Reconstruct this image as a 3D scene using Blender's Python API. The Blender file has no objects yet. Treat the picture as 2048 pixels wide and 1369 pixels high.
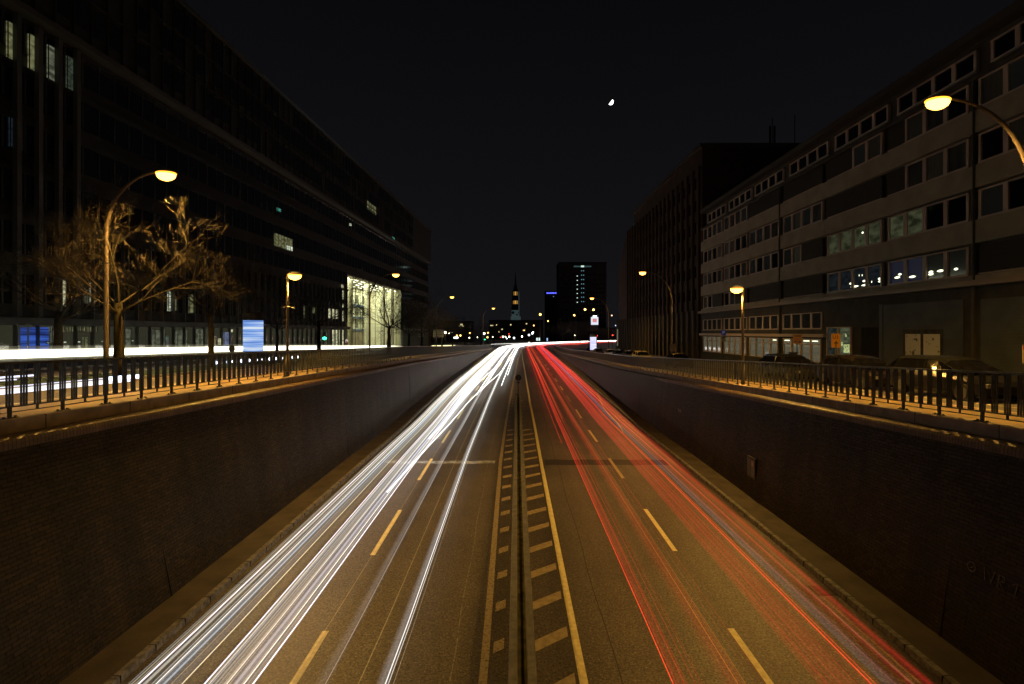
import bpy, math, random
from mathutils import Vector, Matrix
R = math.radians
S = bpy.context.scene
COL = S.collection
# ------------------------------------------------------------------ camera, sky, exposure
F = 1024.0                      # focal length in pixels of the 2048-wide photograph
VX, VY = 1045.0, 665.0          # vanishing point of the straight street
cam = bpy.data.cameras.new('camera'); cam.lens = 18.0; cam.sensor_width = 36.0
cam.clip_end = 6000.0; cam.clip_start = 0.1
cam.shift_x = -(VX - 1024) / 2048.0
cam.shift_y = (VY - 684.5) / 2048.0
co = bpy.data.objects.new('camera', cam); COL.objects.link(co)
co.location = (0, 0, 0); co.rotation_euler = (R(90), 0, 0)
S.camera = co
S.view_settings.view_transform = 'Standard'; S.view_settings.look = 'None'
S.view_settings.exposure = 0.0; S.view_settings.gamma = 1.0
S.cycles.use_denoising = True
S.cycles.transparent_max_bounces = 64
S.cycles.max_bounces = 5; S.cycles.diffuse_bounces = 2; S.cycles.glossy_bounces = 3
S.cycles.caustics_reflective = False; S.cycles.caustics_refractive = False
S.cycles.sample_clamp_indirect = 3.0
S.cycles.use_light_tree = True

W = bpy.data.worlds.new('World'); S.world = W; W.use_nodes = True
nt = W.node_tree; nt.nodes.clear()
wo = nt.nodes.new('ShaderNodeOutputWorld'); bg = nt.nodes.new('ShaderNodeBackground')
tc = nt.nodes.new('ShaderNodeTexCoord'); sp = nt.nodes.new('ShaderNodeSeparateXYZ')
cr = nt.nodes.new('ShaderNodeValToRGB')
cr.color_ramp.elements[0].position = 0.0; cr.color_ramp.elements[0].color = (0.0072, 0.0070, 0.0082, 1)
cr.color_ramp.elements[1].position = 0.6; cr.color_ramp.elements[1].color = (0.0023, 0.0024, 0.0029, 1)
nt.links.new(tc.outputs['Generated'], sp.inputs[0]); nt.links.new(sp.outputs['Z'], cr.inputs[0])
nt.links.new(cr.outputs[0], bg.inputs['Color']); bg.inputs['Strength'].default_value = 1.0
nt.links.new(bg.outputs[0], wo.inputs['Surface'])
ml = bpy.data.lights.new('moonlight', 'SUN'); ml.energy = 0.012; ml.angle = R(0.5); ml.color = (0.85, 0.92, 1.0)
mo = bpy.data.objects.new('moonlight', ml); COL.objects.link(mo)
mdir = Vector(((1221 - VX) / F, 1.0, (VY - 204) / F)).normalized()
mo.rotation_euler = mdir.to_track_quat('Z', 'Y').to_euler()

# ------------------------------------------------------------------ helpers
def lerp(a, b, t): return a + (b - a) * t
def tab(t, x):
    if x <= t[0][0]:
        (x0, y0), (x1, y1) = t[0], t[1]; return y0 + (y1 - y0) * (x - x0) / (x1 - x0) if x < t[0][0] else y0
    for (x0, y0), (x1, y1) in zip(t, t[1:]):
        if x <= x1: return lerp(y0, y1, (x - x0) / (x1 - x0))
    return t[-1][1]
def at(px, py, Y): return Vector(((px - VX) / F * Y, Y, (VY - py) / F * Y))
def tag(o, label=None, cat=None, group=None, kind=None):
    if label: o['label'] = label
    if cat: o['category'] = cat
    if group: o['group'] = group
    if kind: o['kind'] = kind
    return o
def empty(name, loc=(0, 0, 0), rz=0, label=None, cat=None, group=None):
    o = bpy.data.objects.new(name, None); COL.objects.link(o); o.location = loc; o.rotation_euler = (0, 0, rz)
    o.empty_display_size = .2
    return tag(o, label, cat, group)
def copy_tree(o, parent=None):
    c = o.copy(); COL.objects.link(c); c.parent = parent
    for ch in [k for k in o.children]: copy_tree(ch, c)
    return c

class MB:
    def __init__(s): s.v = []; s.f = []; s.uv = {}; s.c = []; s.mi = []
    def add(s, vs, fs, uvs=None, col=None):
        n = len(s.v); s.v += [tuple(p) for p in vs]
        for i, f in enumerate(fs):
            if uvs: s.uv[len(s.f)] = [uvs[k] for k in f]
            s.f.append([n + k for k in f])
        if col is not None: s.c += col
        return s
    def box(s, x0, x1, y0, y1, z0, z1, M=None):
        vs = [Vector(p) for p in ((x0,y0,z0),(x1,y0,z0),(x1,y1,z0),(x0,y1,z0),(x0,y0,z1),(x1,y0,z1),(x1,y1,z1),(x0,y1,z1))]
        if M: vs = [M @ p for p in vs]
        return s.add(vs, [(0,3,2,1),(4,5,6,7),(0,1,5,4),(1,2,6,5),(2,3,7,6),(3,0,4,7)])
    def hexa(s, b, t):
        return s.add(list(b) + list(t), [(0,3,2,1),(4,5,6,7),(0,1,5,4),(1,2,6,5),(2,3,7,6),(3,0,4,7)])
    def tube(s, pts, rad, n=8, cap=True, flat=1.0, cols=None):
        pts = [Vector(p) for p in pts]
        if not isinstance(rad, (list, tuple)): rad = [rad] * len(pts)
        vs = []; cl = []
        up = None
        for i, p in enumerate(pts):
            d = (pts[min(i + 1, len(pts) - 1)] - pts[max(i - 1, 0)])
            if d.length < 1e-9: d = Vector((0, 0, 1))
            d.normalize()
            if up is None:
                up = Vector((0, 0, 1)) if abs(d.z) < .9 else Vector((1, 0, 0))
            a = d.cross(up)
            if a.length < 1e-3: a = d.cross(Vector((0, 1, 0)))
            a.normalize(); b = a.cross(d).normalized(); up = b
            for k in range(n):
                t = 2 * math.pi * (k + .5) / n
                vs.append(p + a * math.cos(t) * rad[i] + b * math.sin(t) * rad[i] * flat)
                if cols is not None: cl.append(cols[i])
        fs = []
        for i in range(len(pts) - 1):
            for k in range(n):
                a_ = i * n + k; b_ = i * n + (k + 1) % n
                fs.append((a_, b_, b_ + n, a_ + n))
        if cap:
            fs.append(tuple(range(n - 1, -1, -1))); fs.append(tuple(range((len(pts) - 1) * n, len(pts) * n)))
        return s.add(vs, fs, col=cl if cols is not None else None)
    def lathe(s, prof, n=20, c=(0, 0, 0), M=None, sx=1, sy=1):
        vs = []
        for r, z in prof:
            for k in range(n):
                t = 2 * math.pi * k / n
                p = Vector((r * math.cos(t) * sx, r * math.sin(t) * sy, z))
                if M: p = M @ p
                vs.append(p + Vector(c))
        fs = []
        for i in range(len(prof) - 1):
            for k in range(n):
                a = i * n + k; b = i * n + (k + 1) % n
                fs.append((a, b, b + n, a + n))
        fs.append(tuple(range(n - 1, -1, -1))); fs.append(tuple(range((len(prof) - 1) * n, len(prof) * n)))
        return s.add(vs, fs)
    def prism(s, poly, d0, d1, fn):
        """poly of 2D points, fn(a,b,d) -> 3D"""
        n = len(poly)
        vs = [fn(a, b, d0) for a, b in poly] + [fn(a, b, d1) for a, b in poly]
        fs = [tuple(range(n - 1, -1, -1)), tuple(range(n, 2 * n))]
        for k in range(n): fs.append((k, (k + 1) % n, n + (k + 1) % n, n + k))
        return s.add(vs, fs)
    def grid(s, rows, uv=None):
        n = len(rows[0]); vs = [p for r in rows for p in r]
        uvs = [q for r in uv for q in r] if uv else None
        fs = []
        for i in range(len(rows) - 1):
            for k in range(n - 1):
                a = i * n + k; fs.append((a, a + 1, a + 1 + n, a + n))
        return s.add(vs, fs, uvs)
    def build(s, name, mat, parent=None, smooth=False, recalc=True):
        me = bpy.data.meshes.new(name); me.from_pydata(s.v, [], s.f)
        if s.uv:
            l = me.uv_layers.new(name='UVMap')
            for pi, p in enumerate(me.polygons):
                q = s.uv.get(pi)
                if q:
                    for k, li in enumerate(p.loop_indices): l.data[li].uv = q[k]
        if s.c:
            a = me.attributes.new('glow', 'FLOAT_COLOR', 'POINT')
            flat = []
            for c in s.c: flat += [c[0], c[1], c[2], 1.0]
            a.data.foreach_set('color', flat)
        for m in (mat if isinstance(mat, (list, tuple)) else [mat]): me.materials.append(m)
        if recalc and not s.uv:
            import bmesh
            bm = bmesh.new(); bm.from_mesh(me); bmesh.ops.recalc_face_normals(bm, faces=bm.faces); bm.to_mesh(me); bm.free()
        if smooth:
            me.polygons.foreach_set('use_smooth', [True] * len(me.polygons))
        me.update()
        o = bpy.data.objects.new(name, me); COL.objects.link(o)
        if parent: o.parent = parent
        return o

# ------------------------------------------------------------------ materials
_m = {}
def mat(name, col, rough=.7, metal=0.0, noise=0.0, nscale=4.0, bump=0.0, bscale=40.0, emit=None, estr=0.0, spec=.5, col2=None, stretch=(1, 1, 1), coords='Object', trans=0.0, thr=(.35, .65)):
    if name in _m: return _m[name]
    m = bpy.data.materials.new(name); m.use_nodes = True; N = m.node_tree.nodes; L = m.node_tree.links
    b = N['Principled BSDF']
    b.inputs['Base Color'].default_value = (*col, 1); b.inputs['Roughness'].default_value = rough
    b.inputs['Metallic'].default_value = metal; b.inputs['Specular IOR Level'].default_value = spec
    if trans: b.inputs['Transmission Weight'].default_value = trans
    t = N.new('ShaderNodeTexCoord'); mp = N.new('ShaderNodeMapping'); mp.inputs['Scale'].default_value = stretch
    L.new(t.outputs[coords], mp.inputs[0])
    if noise or col2:
        n = N.new('ShaderNodeTexNoise'); n.inputs['Scale'].default_value = nscale; n.inputs['Detail'].default_value = 6
        L.new(mp.outputs[0], n.inputs['Vector'])
        r = N.new('ShaderNodeValToRGB'); L.new(n.outputs['Fac'], r.inputs[0])
        r.color_ramp.elements[0].position = thr[0]; r.color_ramp.elements[1].position = thr[1]
        c2 = col2 if col2 else tuple(min(1, c * (1 + noise)) for c in col)
        c1 = col if col2 else tuple(c * (1 - noise) for c in col)
        r.color_ramp.elements[0].color = (*c1, 1); r.color_ramp.elements[1].color = (*c2, 1)
        L.new(r.outputs[0], b.inputs['Base Color'])
    if bump:
        n2 = N.new('ShaderNodeTexNoise'); n2.inputs['Scale'].default_value = bscale; n2.inputs['Detail'].default_value = 4
        L.new(mp.outputs[0], n2.inputs['Vector'])
        bp = N.new('ShaderNodeBump'); bp.inputs['Strength'].default_value = bump; bp.inputs['Distance'].default_value = .02
        L.new(n2.outputs['Fac'], bp.inputs['Height']); L.new(bp.outputs[0], b.inputs['Normal'])
    if emit:
        b.inputs['Emission Color'].default_value = (*emit, 1); b.inputs['Emission Strength'].default_value = estr
    _m[name] = m; return m

def asphalt_mat(name, c0, c1):
    m = bpy.data.materials.new(name); m.use_nodes = True; N = m.node_tree.nodes; L = m.node_tree.links
    b = N['Principled BSDF']
    t = N.new('ShaderNodeTexCoord')
    mp = N.new('ShaderNodeMapping'); mp.inputs['Scale'].default_value = (1.0, .05, 1); L.new(t.outputs['Object'], mp.inputs[0])
    big = N.new('ShaderNodeTexNoise'); big.inputs['Scale'].default_value = 1.1; big.inputs['Detail'].default_value = 5; L.new(mp.outputs[0], big.inputs['Vector'])
    pat = N.new('ShaderNodeTexNoise'); pat.inputs['Scale'].default_value = .55; pat.inputs['Detail'].default_value = 7; L.new(t.outputs['Object'], pat.inputs['Vector'])
    sp_ = N.new('ShaderNodeTexNoise'); sp_.inputs['Scale'].default_value = 20; sp_.inputs['Detail'].default_value = 3; sp_.inputs['Roughness'].default_value = .8; L.new(t.outputs['Object'], sp_.inputs['Vector'])
    vo = N.new('ShaderNodeTexVoronoi'); vo.inputs['Scale'].default_value = 42; L.new(t.outputs['Object'], vo.inputs['Vector'])
    a = N.new('ShaderNodeMath'); a.operation = 'ADD'; L.new(big.outputs['Fac'], a.inputs[0]); L.new(pat.outputs['Fac'], a.inputs[1])
    sx = N.new('ShaderNodeSeparateXYZ'); L.new(t.outputs['Object'], sx.inputs[0])
    w1 = N.new('ShaderNodeMath'); w1.operation = 'MULTIPLY_ADD'; L.new(sx.outputs['Y'], w1.inputs[0]); w1.inputs[1].default_value = .011; L.new(sx.outputs['X'], w1.inputs[2])
    w2 = N.new('ShaderNodeMath'); w2.operation = 'MULTIPLY'; L.new(w1.outputs[0], w2.inputs[0]); w2.inputs[1].default_value = 3.55
    w3 = N.new('ShaderNodeMath'); w3.operation = 'SINE'; L.new(w2.outputs[0], w3.inputs[0])
    w4 = N.new('ShaderNodeMath'); w4.operation = 'MULTIPLY_ADD'; L.new(w3.outputs[0], w4.inputs[0]); w4.inputs[1].default_value = .13; L.new(a.outputs[0], w4.inputs[2])
    a2 = N.new('ShaderNodeMath'); a2.operation = 'MULTIPLY_ADD'; L.new(w4.outputs[0], a2.inputs[0]); a2.inputs[1].default_value = 1.1; a2.inputs[2].default_value = -.6
    r = N.new('ShaderNodeMix'); r.data_type = 'RGBA'; L.new(a2.outputs[0], r.inputs[0]); r.inputs['A'].default_value = (*c0, 1); r.inputs['B'].default_value = (*c1, 1)
    r2 = N.new('ShaderNodeValToRGB'); L.new(sp_.outputs['Fac'], r2.inputs[0])
    r2.color_ramp.elements[0].position = .38; r2.color_ramp.elements[0].color = (.32, .32, .32, 1); r2.color_ramp.elements[1].position = .66; r2.color_ramp.elements[1].color = (2.0, 1.9, 1.75, 1)
    mu = N.new('ShaderNodeMix'); mu.data_type = 'RGBA'; mu.blend_type = 'MULTIPLY'; mu.inputs[0].default_value = 1
    L.new(r.outputs['Result'], mu.inputs['A']); L.new(r2.outputs[0], mu.inputs['B'])
    # pale chippings
    cv = N.new('ShaderNodeValToRGB'); L.new(vo.outputs['Color'], cv.inputs[0]); cv.color_ramp.elements[0].position = .80; cv.color_ramp.elements[0].color = (0, 0, 0, 1); cv.color_ramp.elements[1].position = .95
    ad = N.new('ShaderNodeMix'); ad.data_type = 'RGBA'; ad.blend_type = 'MIX'; L.new(cv.outputs[0], ad.inputs[0]); L.new(mu.outputs['Result'], ad.inputs['A']); ad.inputs['B'].default_value = (c1[0] * 2.1, c1[1] * 2.1, c1[2] * 2.0, 1)
    L.new(ad.outputs['Result'], b.inputs['Base Color'])
    rr = N.new('ShaderNodeMapRange'); L.new(big.outputs['Fac'], rr.inputs[0]); rr.inputs[3].default_value = .62; rr.inputs[4].default_value = .42
    L.new(rr.outputs[0], b.inputs['Roughness'])
    bp = N.new('ShaderNodeBump'); bp.inputs['Strength'].default_value = .55; bp.inputs['Distance'].default_value = .012
    L.new(sp_.outputs['Fac'], bp.inputs['Height']); L.new(bp.outputs[0], b.inputs['Normal'])
    _m[name] = m; return m

def brick_mat(name, c1, c2, mortar, rough=.5, bw=.25, rh=.083, bump=.6, spark=.2, spec=.5):
    m = bpy.data.materials.new(name); m.use_nodes = True; N = m.node_tree.nodes; L = m.node_tree.links
    b = N['Principled BSDF']; b.inputs['Specular IOR Level'].default_value = spec
    t = N.new('ShaderNodeTexCoord')
    br = N.new('ShaderNodeTexBrick'); br.inputs['Scale'].default_value = 1; br.inputs['Brick Width'].default_value = bw; br.inputs['Row Height'].default_value = rh
    br.inputs['Mortar Size'].default_value = .009; br.inputs['Mortar Smooth'].default_value = .15; br.inputs['Bias'].default_value = 0
    br.inputs['Color1'].default_value = (*c1, 1); br.inputs['Color2'].default_value = (*c2, 1); br.inputs['Mortar'].default_value = (*mortar, 1)
    L.new(t.outputs['UV'], br.inputs['Vector'])
    n = N.new('ShaderNodeTexNoise'); n.inputs['Scale'].default_value = .5; n.inputs['Detail'].default_value = 8; L.new(t.outputs['UV'], n.inputs['Vector'])
    r = N.new('ShaderNodeValToRGB'); L.new(n.outputs['Fac'], r.inputs[0]); r.color_ramp.elements[0].position = .3; r.color_ramp.elements[0].color = (.75, .75, .75, 1); r.color_ramp.elements[1].position = .75; r.color_ramp.elements[1].color = (1.15, 1.12, 1.1, 1)
    mu = N.new('ShaderNodeMix'); mu.data_type = 'RGBA'; mu.blend_type = 'MULTIPLY'; mu.inputs[0].default_value = 1
    L.new(br.outputs['Color'], mu.inputs['A']); L.new(r.outputs[0], mu.inputs['B']); L.new(mu.outputs['Result'], b.inputs['Base Color'])
    mpv = N.new('ShaderNodeMapping'); mpv.inputs['Scale'].default_value = (1.6, .16, 1); L.new(t.outputs['UV'], mpv.inputs[0])
    ns = N.new('ShaderNodeTexNoise'); ns.inputs['Scale'].default_value = 1.0; ns.inputs['Detail'].default_value = 5; L.new(mpv.outputs[0], ns.inputs['Vector'])
    rs = N.new('ShaderNodeValToRGB'); L.new(ns.outputs['Fac'], rs.inputs[0]); rs.color_ramp.elements[0].position = .36; rs.color_ramp.elements[0].color = (.68, .68, .67, 1); rs.color_ramp.elements[1].position = .66; rs.color_ramp.elements[1].color = (1.18, 1.16, 1.12, 1)
    m3 = N.new('ShaderNodeMix'); m3.data_type = 'RGBA'; m3.blend_type = 'MULTIPLY'; m3.inputs[0].default_value = 1; L.new(mu.outputs['Result'], m3.inputs['A']); L.new(rs.outputs[0], m3.inputs['B'])
    vs_ = N.new('ShaderNodeTexVoronoi'); vs_.inputs['Scale'].default_value = 6.5; L.new(t.outputs['UV'], vs_.inputs['Vector']); sx_ = N.new('ShaderNodeSeparateColor'); L.new(vs_.outputs['Color'], sx_.inputs[0])
    gt = N.new('ShaderNodeMath'); gt.operation = 'GREATER_THAN'; gt.inputs[1].default_value = .93; L.new(sx_.outputs[0], gt.inputs[0]); g2 = N.new('ShaderNodeMath'); g2.operation = 'LESS_THAN'; g2.inputs[1].default_value = .035; L.new(vs_.outputs['Distance'], g2.inputs[0])
    g3 = N.new('ShaderNodeMath'); g3.operation = 'MULTIPLY'; L.new(gt.outputs[0], g3.inputs[0]); L.new(g2.outputs[0], g3.inputs[1])
    m4 = N.new('ShaderNodeMix'); m4.data_type = 'RGBA'; L.new(g3.outputs[0], m4.inputs[0]); L.new(m3.outputs['Result'], m4.inputs['A']); m4.inputs['B'].default_value = (.30, .28, .24, 1); L.new(m4.outputs['Result'], b.inputs['Base Color'])  # glints on the brick painted as scattered pale specks
    n2 = N.new('ShaderNodeTexNoise'); n2.inputs['Scale'].default_value = 14; n2.inputs['Detail'].default_value = 2; L.new(t.outputs['UV'], n2.inputs['Vector'])
    mr = N.new('ShaderNodeMapRange'); L.new(n2.outputs['Fac'], mr.inputs[0]); mr.inputs[1].default_value = .3; mr.inputs[2].default_value = .7; mr.inputs[3].default_value = rough - spark; mr.inputs[4].default_value = rough + .2
    L.new(mr.outputs[0], b.inputs['Roughness'])
    s1 = N.new('ShaderNodeMath'); s1.operation = 'MULTIPLY_ADD'; L.new(br.outputs['Fac'], s1.inputs[0]); s1.inputs[1].default_value = -1.0; sq = N.new('ShaderNodeMath'); sq.operation = 'MULTIPLY'; sq.inputs[1].default_value = .18; L.new(n2.outputs['Fac'], sq.inputs[0]); L.new(sq.outputs[0], s1.inputs[2])
    bp = N.new('ShaderNodeBump'); bp.inputs['Strength'].default_value = bump; bp.inputs['Distance'].default_value = .008
    L.new(s1.outputs[0], bp.inputs['Height']); L.new(bp.outputs[0], b.inputs['Normal'])
    _m[name] = m; return m

def emis(name, col, s):
    if name in _m: return _m[name]
    m = bpy.data.materials.new(name); m.use_nodes = True; N = m.node_tree.nodes; L = m.node_tree.links
    N.remove(N['Principled BSDF']); e = N.new('ShaderNodeEmission'); e.inputs[0].default_value = (*col, 1); e.inputs[1].default_value = s
    L.new(e.outputs[0], N['Material Output'].inputs[0]); _m[name] = m; return m

def glow_mat(name, additive):
    m = bpy.data.materials.new(name); m.use_nodes = True; N = m.node_tree.nodes; L = m.node_tree.links
    N.remove(N['Principled BSDF']); e = N.new('ShaderNodeEmission'); a = N.new('ShaderNodeAttribute'); a.attribute_name = 'glow'
    L.new(a.outputs['Color'], e.inputs[0])
    if additive:
        t = N.new('ShaderNodeBsdfTransparent'); s_ = N.new('ShaderNodeAddShader'); L.new(e.outputs[0], s_.inputs[0]); L.new(t.outputs[0], s_.inputs[1])
        L.new(s_.outputs[0], N['Material Output'].inputs[0])
    else: L.new(e.outputs[0], N['Material Output'].inputs[0])
    _m[name] = m; return m

def lit_room_mat(name, col, s, blinds=False, axis=(0, 0, 1), dens=3.0):
    """a lit room seen through a window: ceiling bright, furniture blotches darker"""
    if name in _m: return _m[name]
    m = bpy.data.materials.new(name); m.use_nodes = True; N = m.node_tree.nodes; L = m.node_tree.links
    N.remove(N['Principled BSDF']); e = N.new('ShaderNodeEmission')
    t = N.new('ShaderNodeTexCoord'); n = N.new('ShaderNodeTexNoise'); n.inputs['Scale'].default_value = dens; n.inputs['Detail'].default_value = 3
    mp = N.new('ShaderNodeMapping'); mp.inputs['Scale'].default_value = (1, 1, 2.2); L.new(t.outputs['Object'], mp.inputs[0]); L.new(mp.outputs[0], n.inputs['Vector'])
    r = N.new('ShaderNodeValToRGB'); L.new(n.outputs['Fac'], r.inputs[0])
    r.color_ramp.elements[0].position = .36; r.color_ramp.elements[0].color = (*[c * .25 for c in col], 1)
    r.color_ramp.elements[1].position = .6; r.color_ramp.elements[1].color = (*col, 1)
    L.new(r.outputs[0], e.inputs[0]); e.inputs[1].default_value = s
    L.new(e.outputs[0], N['Material Output'].inputs[0]); _m[name] = m; return m

M_asph = asphalt_mat('asphalt', (.042, .037, .032), (.100, .088, .074))
M_asph2 = asphalt_mat('asphalt_upper', (.075, .068, .060), (.12, .108, .095))
M_pave = mat('paving', (.16, .145, .125), .8, noise=.3, nscale=3, bump=.3, bscale=30)
M_walk = mat('walkway_slab', (.060, .046, .036), .75, noise=.35, nscale=1.2, bump=.3, bscale=25)
M_kerb = mat('kerb_stone', (.17, .165, .16), .7, noise=.45, nscale=9, bump=.5, bscale=40)
M_conc = mat('concrete', (.23, .18, .14), .75, noise=.25, nscale=2.5, bump=.25, bscale=18)
M_barrier = mat('barrier_concrete', (.115, .115, .125), .6, noise=.25, nscale=6, bump=.3, bscale=25)
M_brick = brick_mat('dark_clinker', (.024, .020, .011), (.050, .038, .020), (.007, .006, .004), rough=.62, spark=.22, bump=.45, spec=.22)
M_row = brick_mat('rowlock_clinker', (.10, .065, .04), (.16, .10, .06), (.03, .025, .02), rough=.6, bw=.083, rh=.24, bump=.3)
M_steel = mat('painted_steel', (.045, .05, .036), .5, metal=.0, noise=.2, nscale=20)
M_pole = mat('galvanised_pole', (.085, .065, .048), .6, metal=.0, noise=.15, nscale=8)
M_line = mat('road_paint', (.54, .48, .27), .7, noise=.35, nscale=9, col2=(.72, .65, .36), bump=.2)
M_wornline = mat('worn_road_paint', (.12, .095, .06), .8, col2=(.40, .33, .21), nscale=14, thr=(.25, .55))
M_grass = mat('grass', (.02, .045, .012), .9, noise=.5, nscale=8, bump=.8, bscale=30)
M_dark = mat('black_plastic', (.012, .012, .012), .5)
M_glass = mat('dark_glass', (.006, .006, .007), .05, spec=.3)
M_lamp = emis('sodium_bowl', (1.0, .36, .02), 3.6)
M_core = emis('sodium_core', (1.0, .52, .085), 7.5)
M_lampfar = emis('sodium_bowl_far', (1.0, .40, .03), 3.2)
M_bark = mat('bark', (.012, .010, .006), .95, noise=.5, nscale=9, bump=.7, bscale=25, col2=(.034, .028, .016), spec=.2)
M_twig = mat('twig_bark', (.020, .015, .008), .9, noise=.3, nscale=6)

# ------------------------------------------------------------------ street geometry tables (metres, eye level = 0)
T_zL = [(-30, -1.4), (0, -1.52), (10, -1.70), (30, -2.06), (46, -2.36), (72, -3.05), (120, -4.15), (160, -5.0), (200, -5.55), (240, -5.6)]
T_zR = [(-30, -1.4), (0, -1.55), (10, -1.92), (34, -2.82), (50, -3.40), (67, -3.80), (122, -5.0), (161, -5.35), (200, -5.55), (240, -5.6)]
T_zRd = [(-30, -6.86), (36, -6.86), (44, -6.60), (52, -6.42), (60, -6.26), (68, -6.10), (76, -5.95), (100, -5.65), (130, -5.5), (160, -5.5), (200, -5.58), (240, -5.6)]
T_fL = [(-30, -8.6), (10, -8.85), (28, -9.35), (42, -9.6), (59, -9.7), (80, -9.4), (110, -9.3), (165, -9.6)]
T_fR = [(-30, 9.15), (10, 9.2), (29, 9.35), (58, 9.0), (98, 8.6), (165, 8.8)]
T_kL = [(-30, -7.6), (10, -7.85), (28, -8.3), (42, -8.5), (59, -8.6), (80, -8.3), (110, -8.25), (165, -8.6)]
T_kR = [(-30, 8.25), (10, 8.2), (29, 8.3), (58, 7.9), (98, 7.5), (165, 7.7)]
T_eL = [(-30, -.6), (10, -.83), (27, -1.22), (36, -1.3), (48, -1.27), (73, -1.14), (105, -1.0), (135, -.65), (160, -.5)]
T_eR = [(-30, 1.3), (10, 1.2), (27, .98), (36, .9), (48, .69), (73, .42), (105, .05), (135, -.15), (160, -.3)]
T_dL = [(-30, -4.3), (10, -4.47), (20, -4.72), (28, -4.92), (36, -5.05), (70, -5.08), (93, -5.3), (160, -5.0)]
T_dR = [(-30, 4.9), (10, 4.83), (36, 4.65), (52, 4.47), (68, 4.28), (76, 4.18), (108, 4.0), (160, 3.9)]
XP = 10.15
YS = [-30, -20, -10, -4] + [i * 2.0 for i in range(0, 83)]

def zL(y): return tab(T_zL, y)
def zR(y): return tab(T_zR, y)
def zRd(y): return tab(T_zRd, y)

# ---- ground: one sheet, lowered along the trench so the underpass road can lie in it
def ground():
    ys = [-60, -30, -10] + list(range(0, 168, 6)) + [166, 185, 200, 240, 320, 500, 900, 1250]
    m = MB(); rows = []
    for y in ys:
        l = zL(y) - .10; r = zR(y) - .10
        if y > 166: l = r = min(l, r)
        row = [(-1200, y, l), (-80, y, l), (-36, y, l), (-26, y, l), (-19, y, l), (-10.28, y, l + .03)]
        if y <= 166: row += [(-10.25, y, -7.3), (10.25, y, -7.3)]
        else: row += [(-10.25, y, l - .02), (10.25, y, l - .02)]
        row += [(10.28, y, r + .03), (20, y, r), (30, y, r), (80, y, r), (1200, y, r)]
        rows.append(row)
    m.grid(rows)
    return m.build('ground', M_asph2, recalc=False)
tag(ground(), kind='structure')

def strip(name, m_, fx0, fx1, fz, ys, dz, thick=0.0, kind='structure'):
    m = MB(); m.grid([[(fx0(y), y, fz(y) + dz), (fx1(y), y, fz(y) + dz)] for y in ys])
    o = m.build(name, m_, recalc=False); tag(o, kind=kind); return o
ysr = [y for y in YS]
strip('underpass_road', M_asph, lambda y: tab(T_kL, y), lambda y: tab(T_kR, y), zRd, ysr, 0)

# curve beyond the ramp: one road sheet that bends right
CURVE = [(-.6, 163), (0.4, 180), (4, 204), (14, 234), (32, 266), (58, 300), (98, 340), (170, 392), (300, 470)]
def cpos(s, off):
    """s in 0..len(CURVE)-1 (Catmull-Rom), off to the right of travel"""
    i = max(0, min(len(CURVE) - 2, int(s))); t = s - i
    P = [Vector(CURVE[max(0, min(len(CURVE) - 1, k))]) for k in (i - 1, i, i + 1, i + 2)]
    p = .5 * ((2 * P[1]) + (-P[0] + P[2]) * t + (2 * P[0] - 5 * P[1] + 4 * P[2] - P[3]) * t * t + (-P[0] + 3 * P[1] - 3 * P[2] + P[3]) * t ** 3)
    d = .5 * ((-P[0] + P[2]) + 2 * (2 * P[0] - 5 * P[1] + 4 * P[2] - P[3]) * t + 3 * (-P[0] + 3 * P[1] - 3 * P[2] + P[3]) * t * t)
    d.normalize(); nrm = Vector((d.y, -d.x))
    return p + nrm * off
ss = [k * .25 for k in range(0, 33)]
m = MB(); m.grid([[(*cpos(s, o), -5.63 + .03) for o in (-26, -10, 10, 30)] for s in ss])
tag(m.build('far_road', M_asph, recalc=False), kind='structure')

# walkways with kerb
def walkway(name, sgn, T_f, T_k):
    m = MB(); k = MB()
    rows = []; kr = []
    for y in ysr:
        z = zRd(y) + .14; f = tab(T_f, y) + sgn * .05; c = tab(T_k, y)
        rows.append([(c + sgn * .16, y, z), (f, y, z)])
        kr.append([(c, y, z - .16), (c + sgn * .02, y, z + .002), (c + sgn * .16, y, z + .006), (c + sgn * .16, y, z - .05)])
    m.grid(rows); k.grid(kr)
    o = m.build(name, M_walk, recalc=False); tag(o, kind='structure')
    o2 = k.build('kerb_' + name, M_kerb, recalc=False); tag(o2, kind='structure')
    # kerb joints: thin dark gaps
    j = MB()
    y = -3.0
    while y < 110:
        c = tab(T_k, y); z = zRd(y) + .14
        j.box(min(c - sgn * .004, c + sgn * .165), max(c - sgn * .004, c + sgn * .165), y, y + .018, z - .15, z + .0095); y += 1.0
    o3 = j.build('kerb_joints', M_dark); tag(o3, kind='structure')
walkway('left_walkway', -1, T_fL, T_kL)
walkway('right_walkway', 1, T_fR, T_kR)

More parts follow.
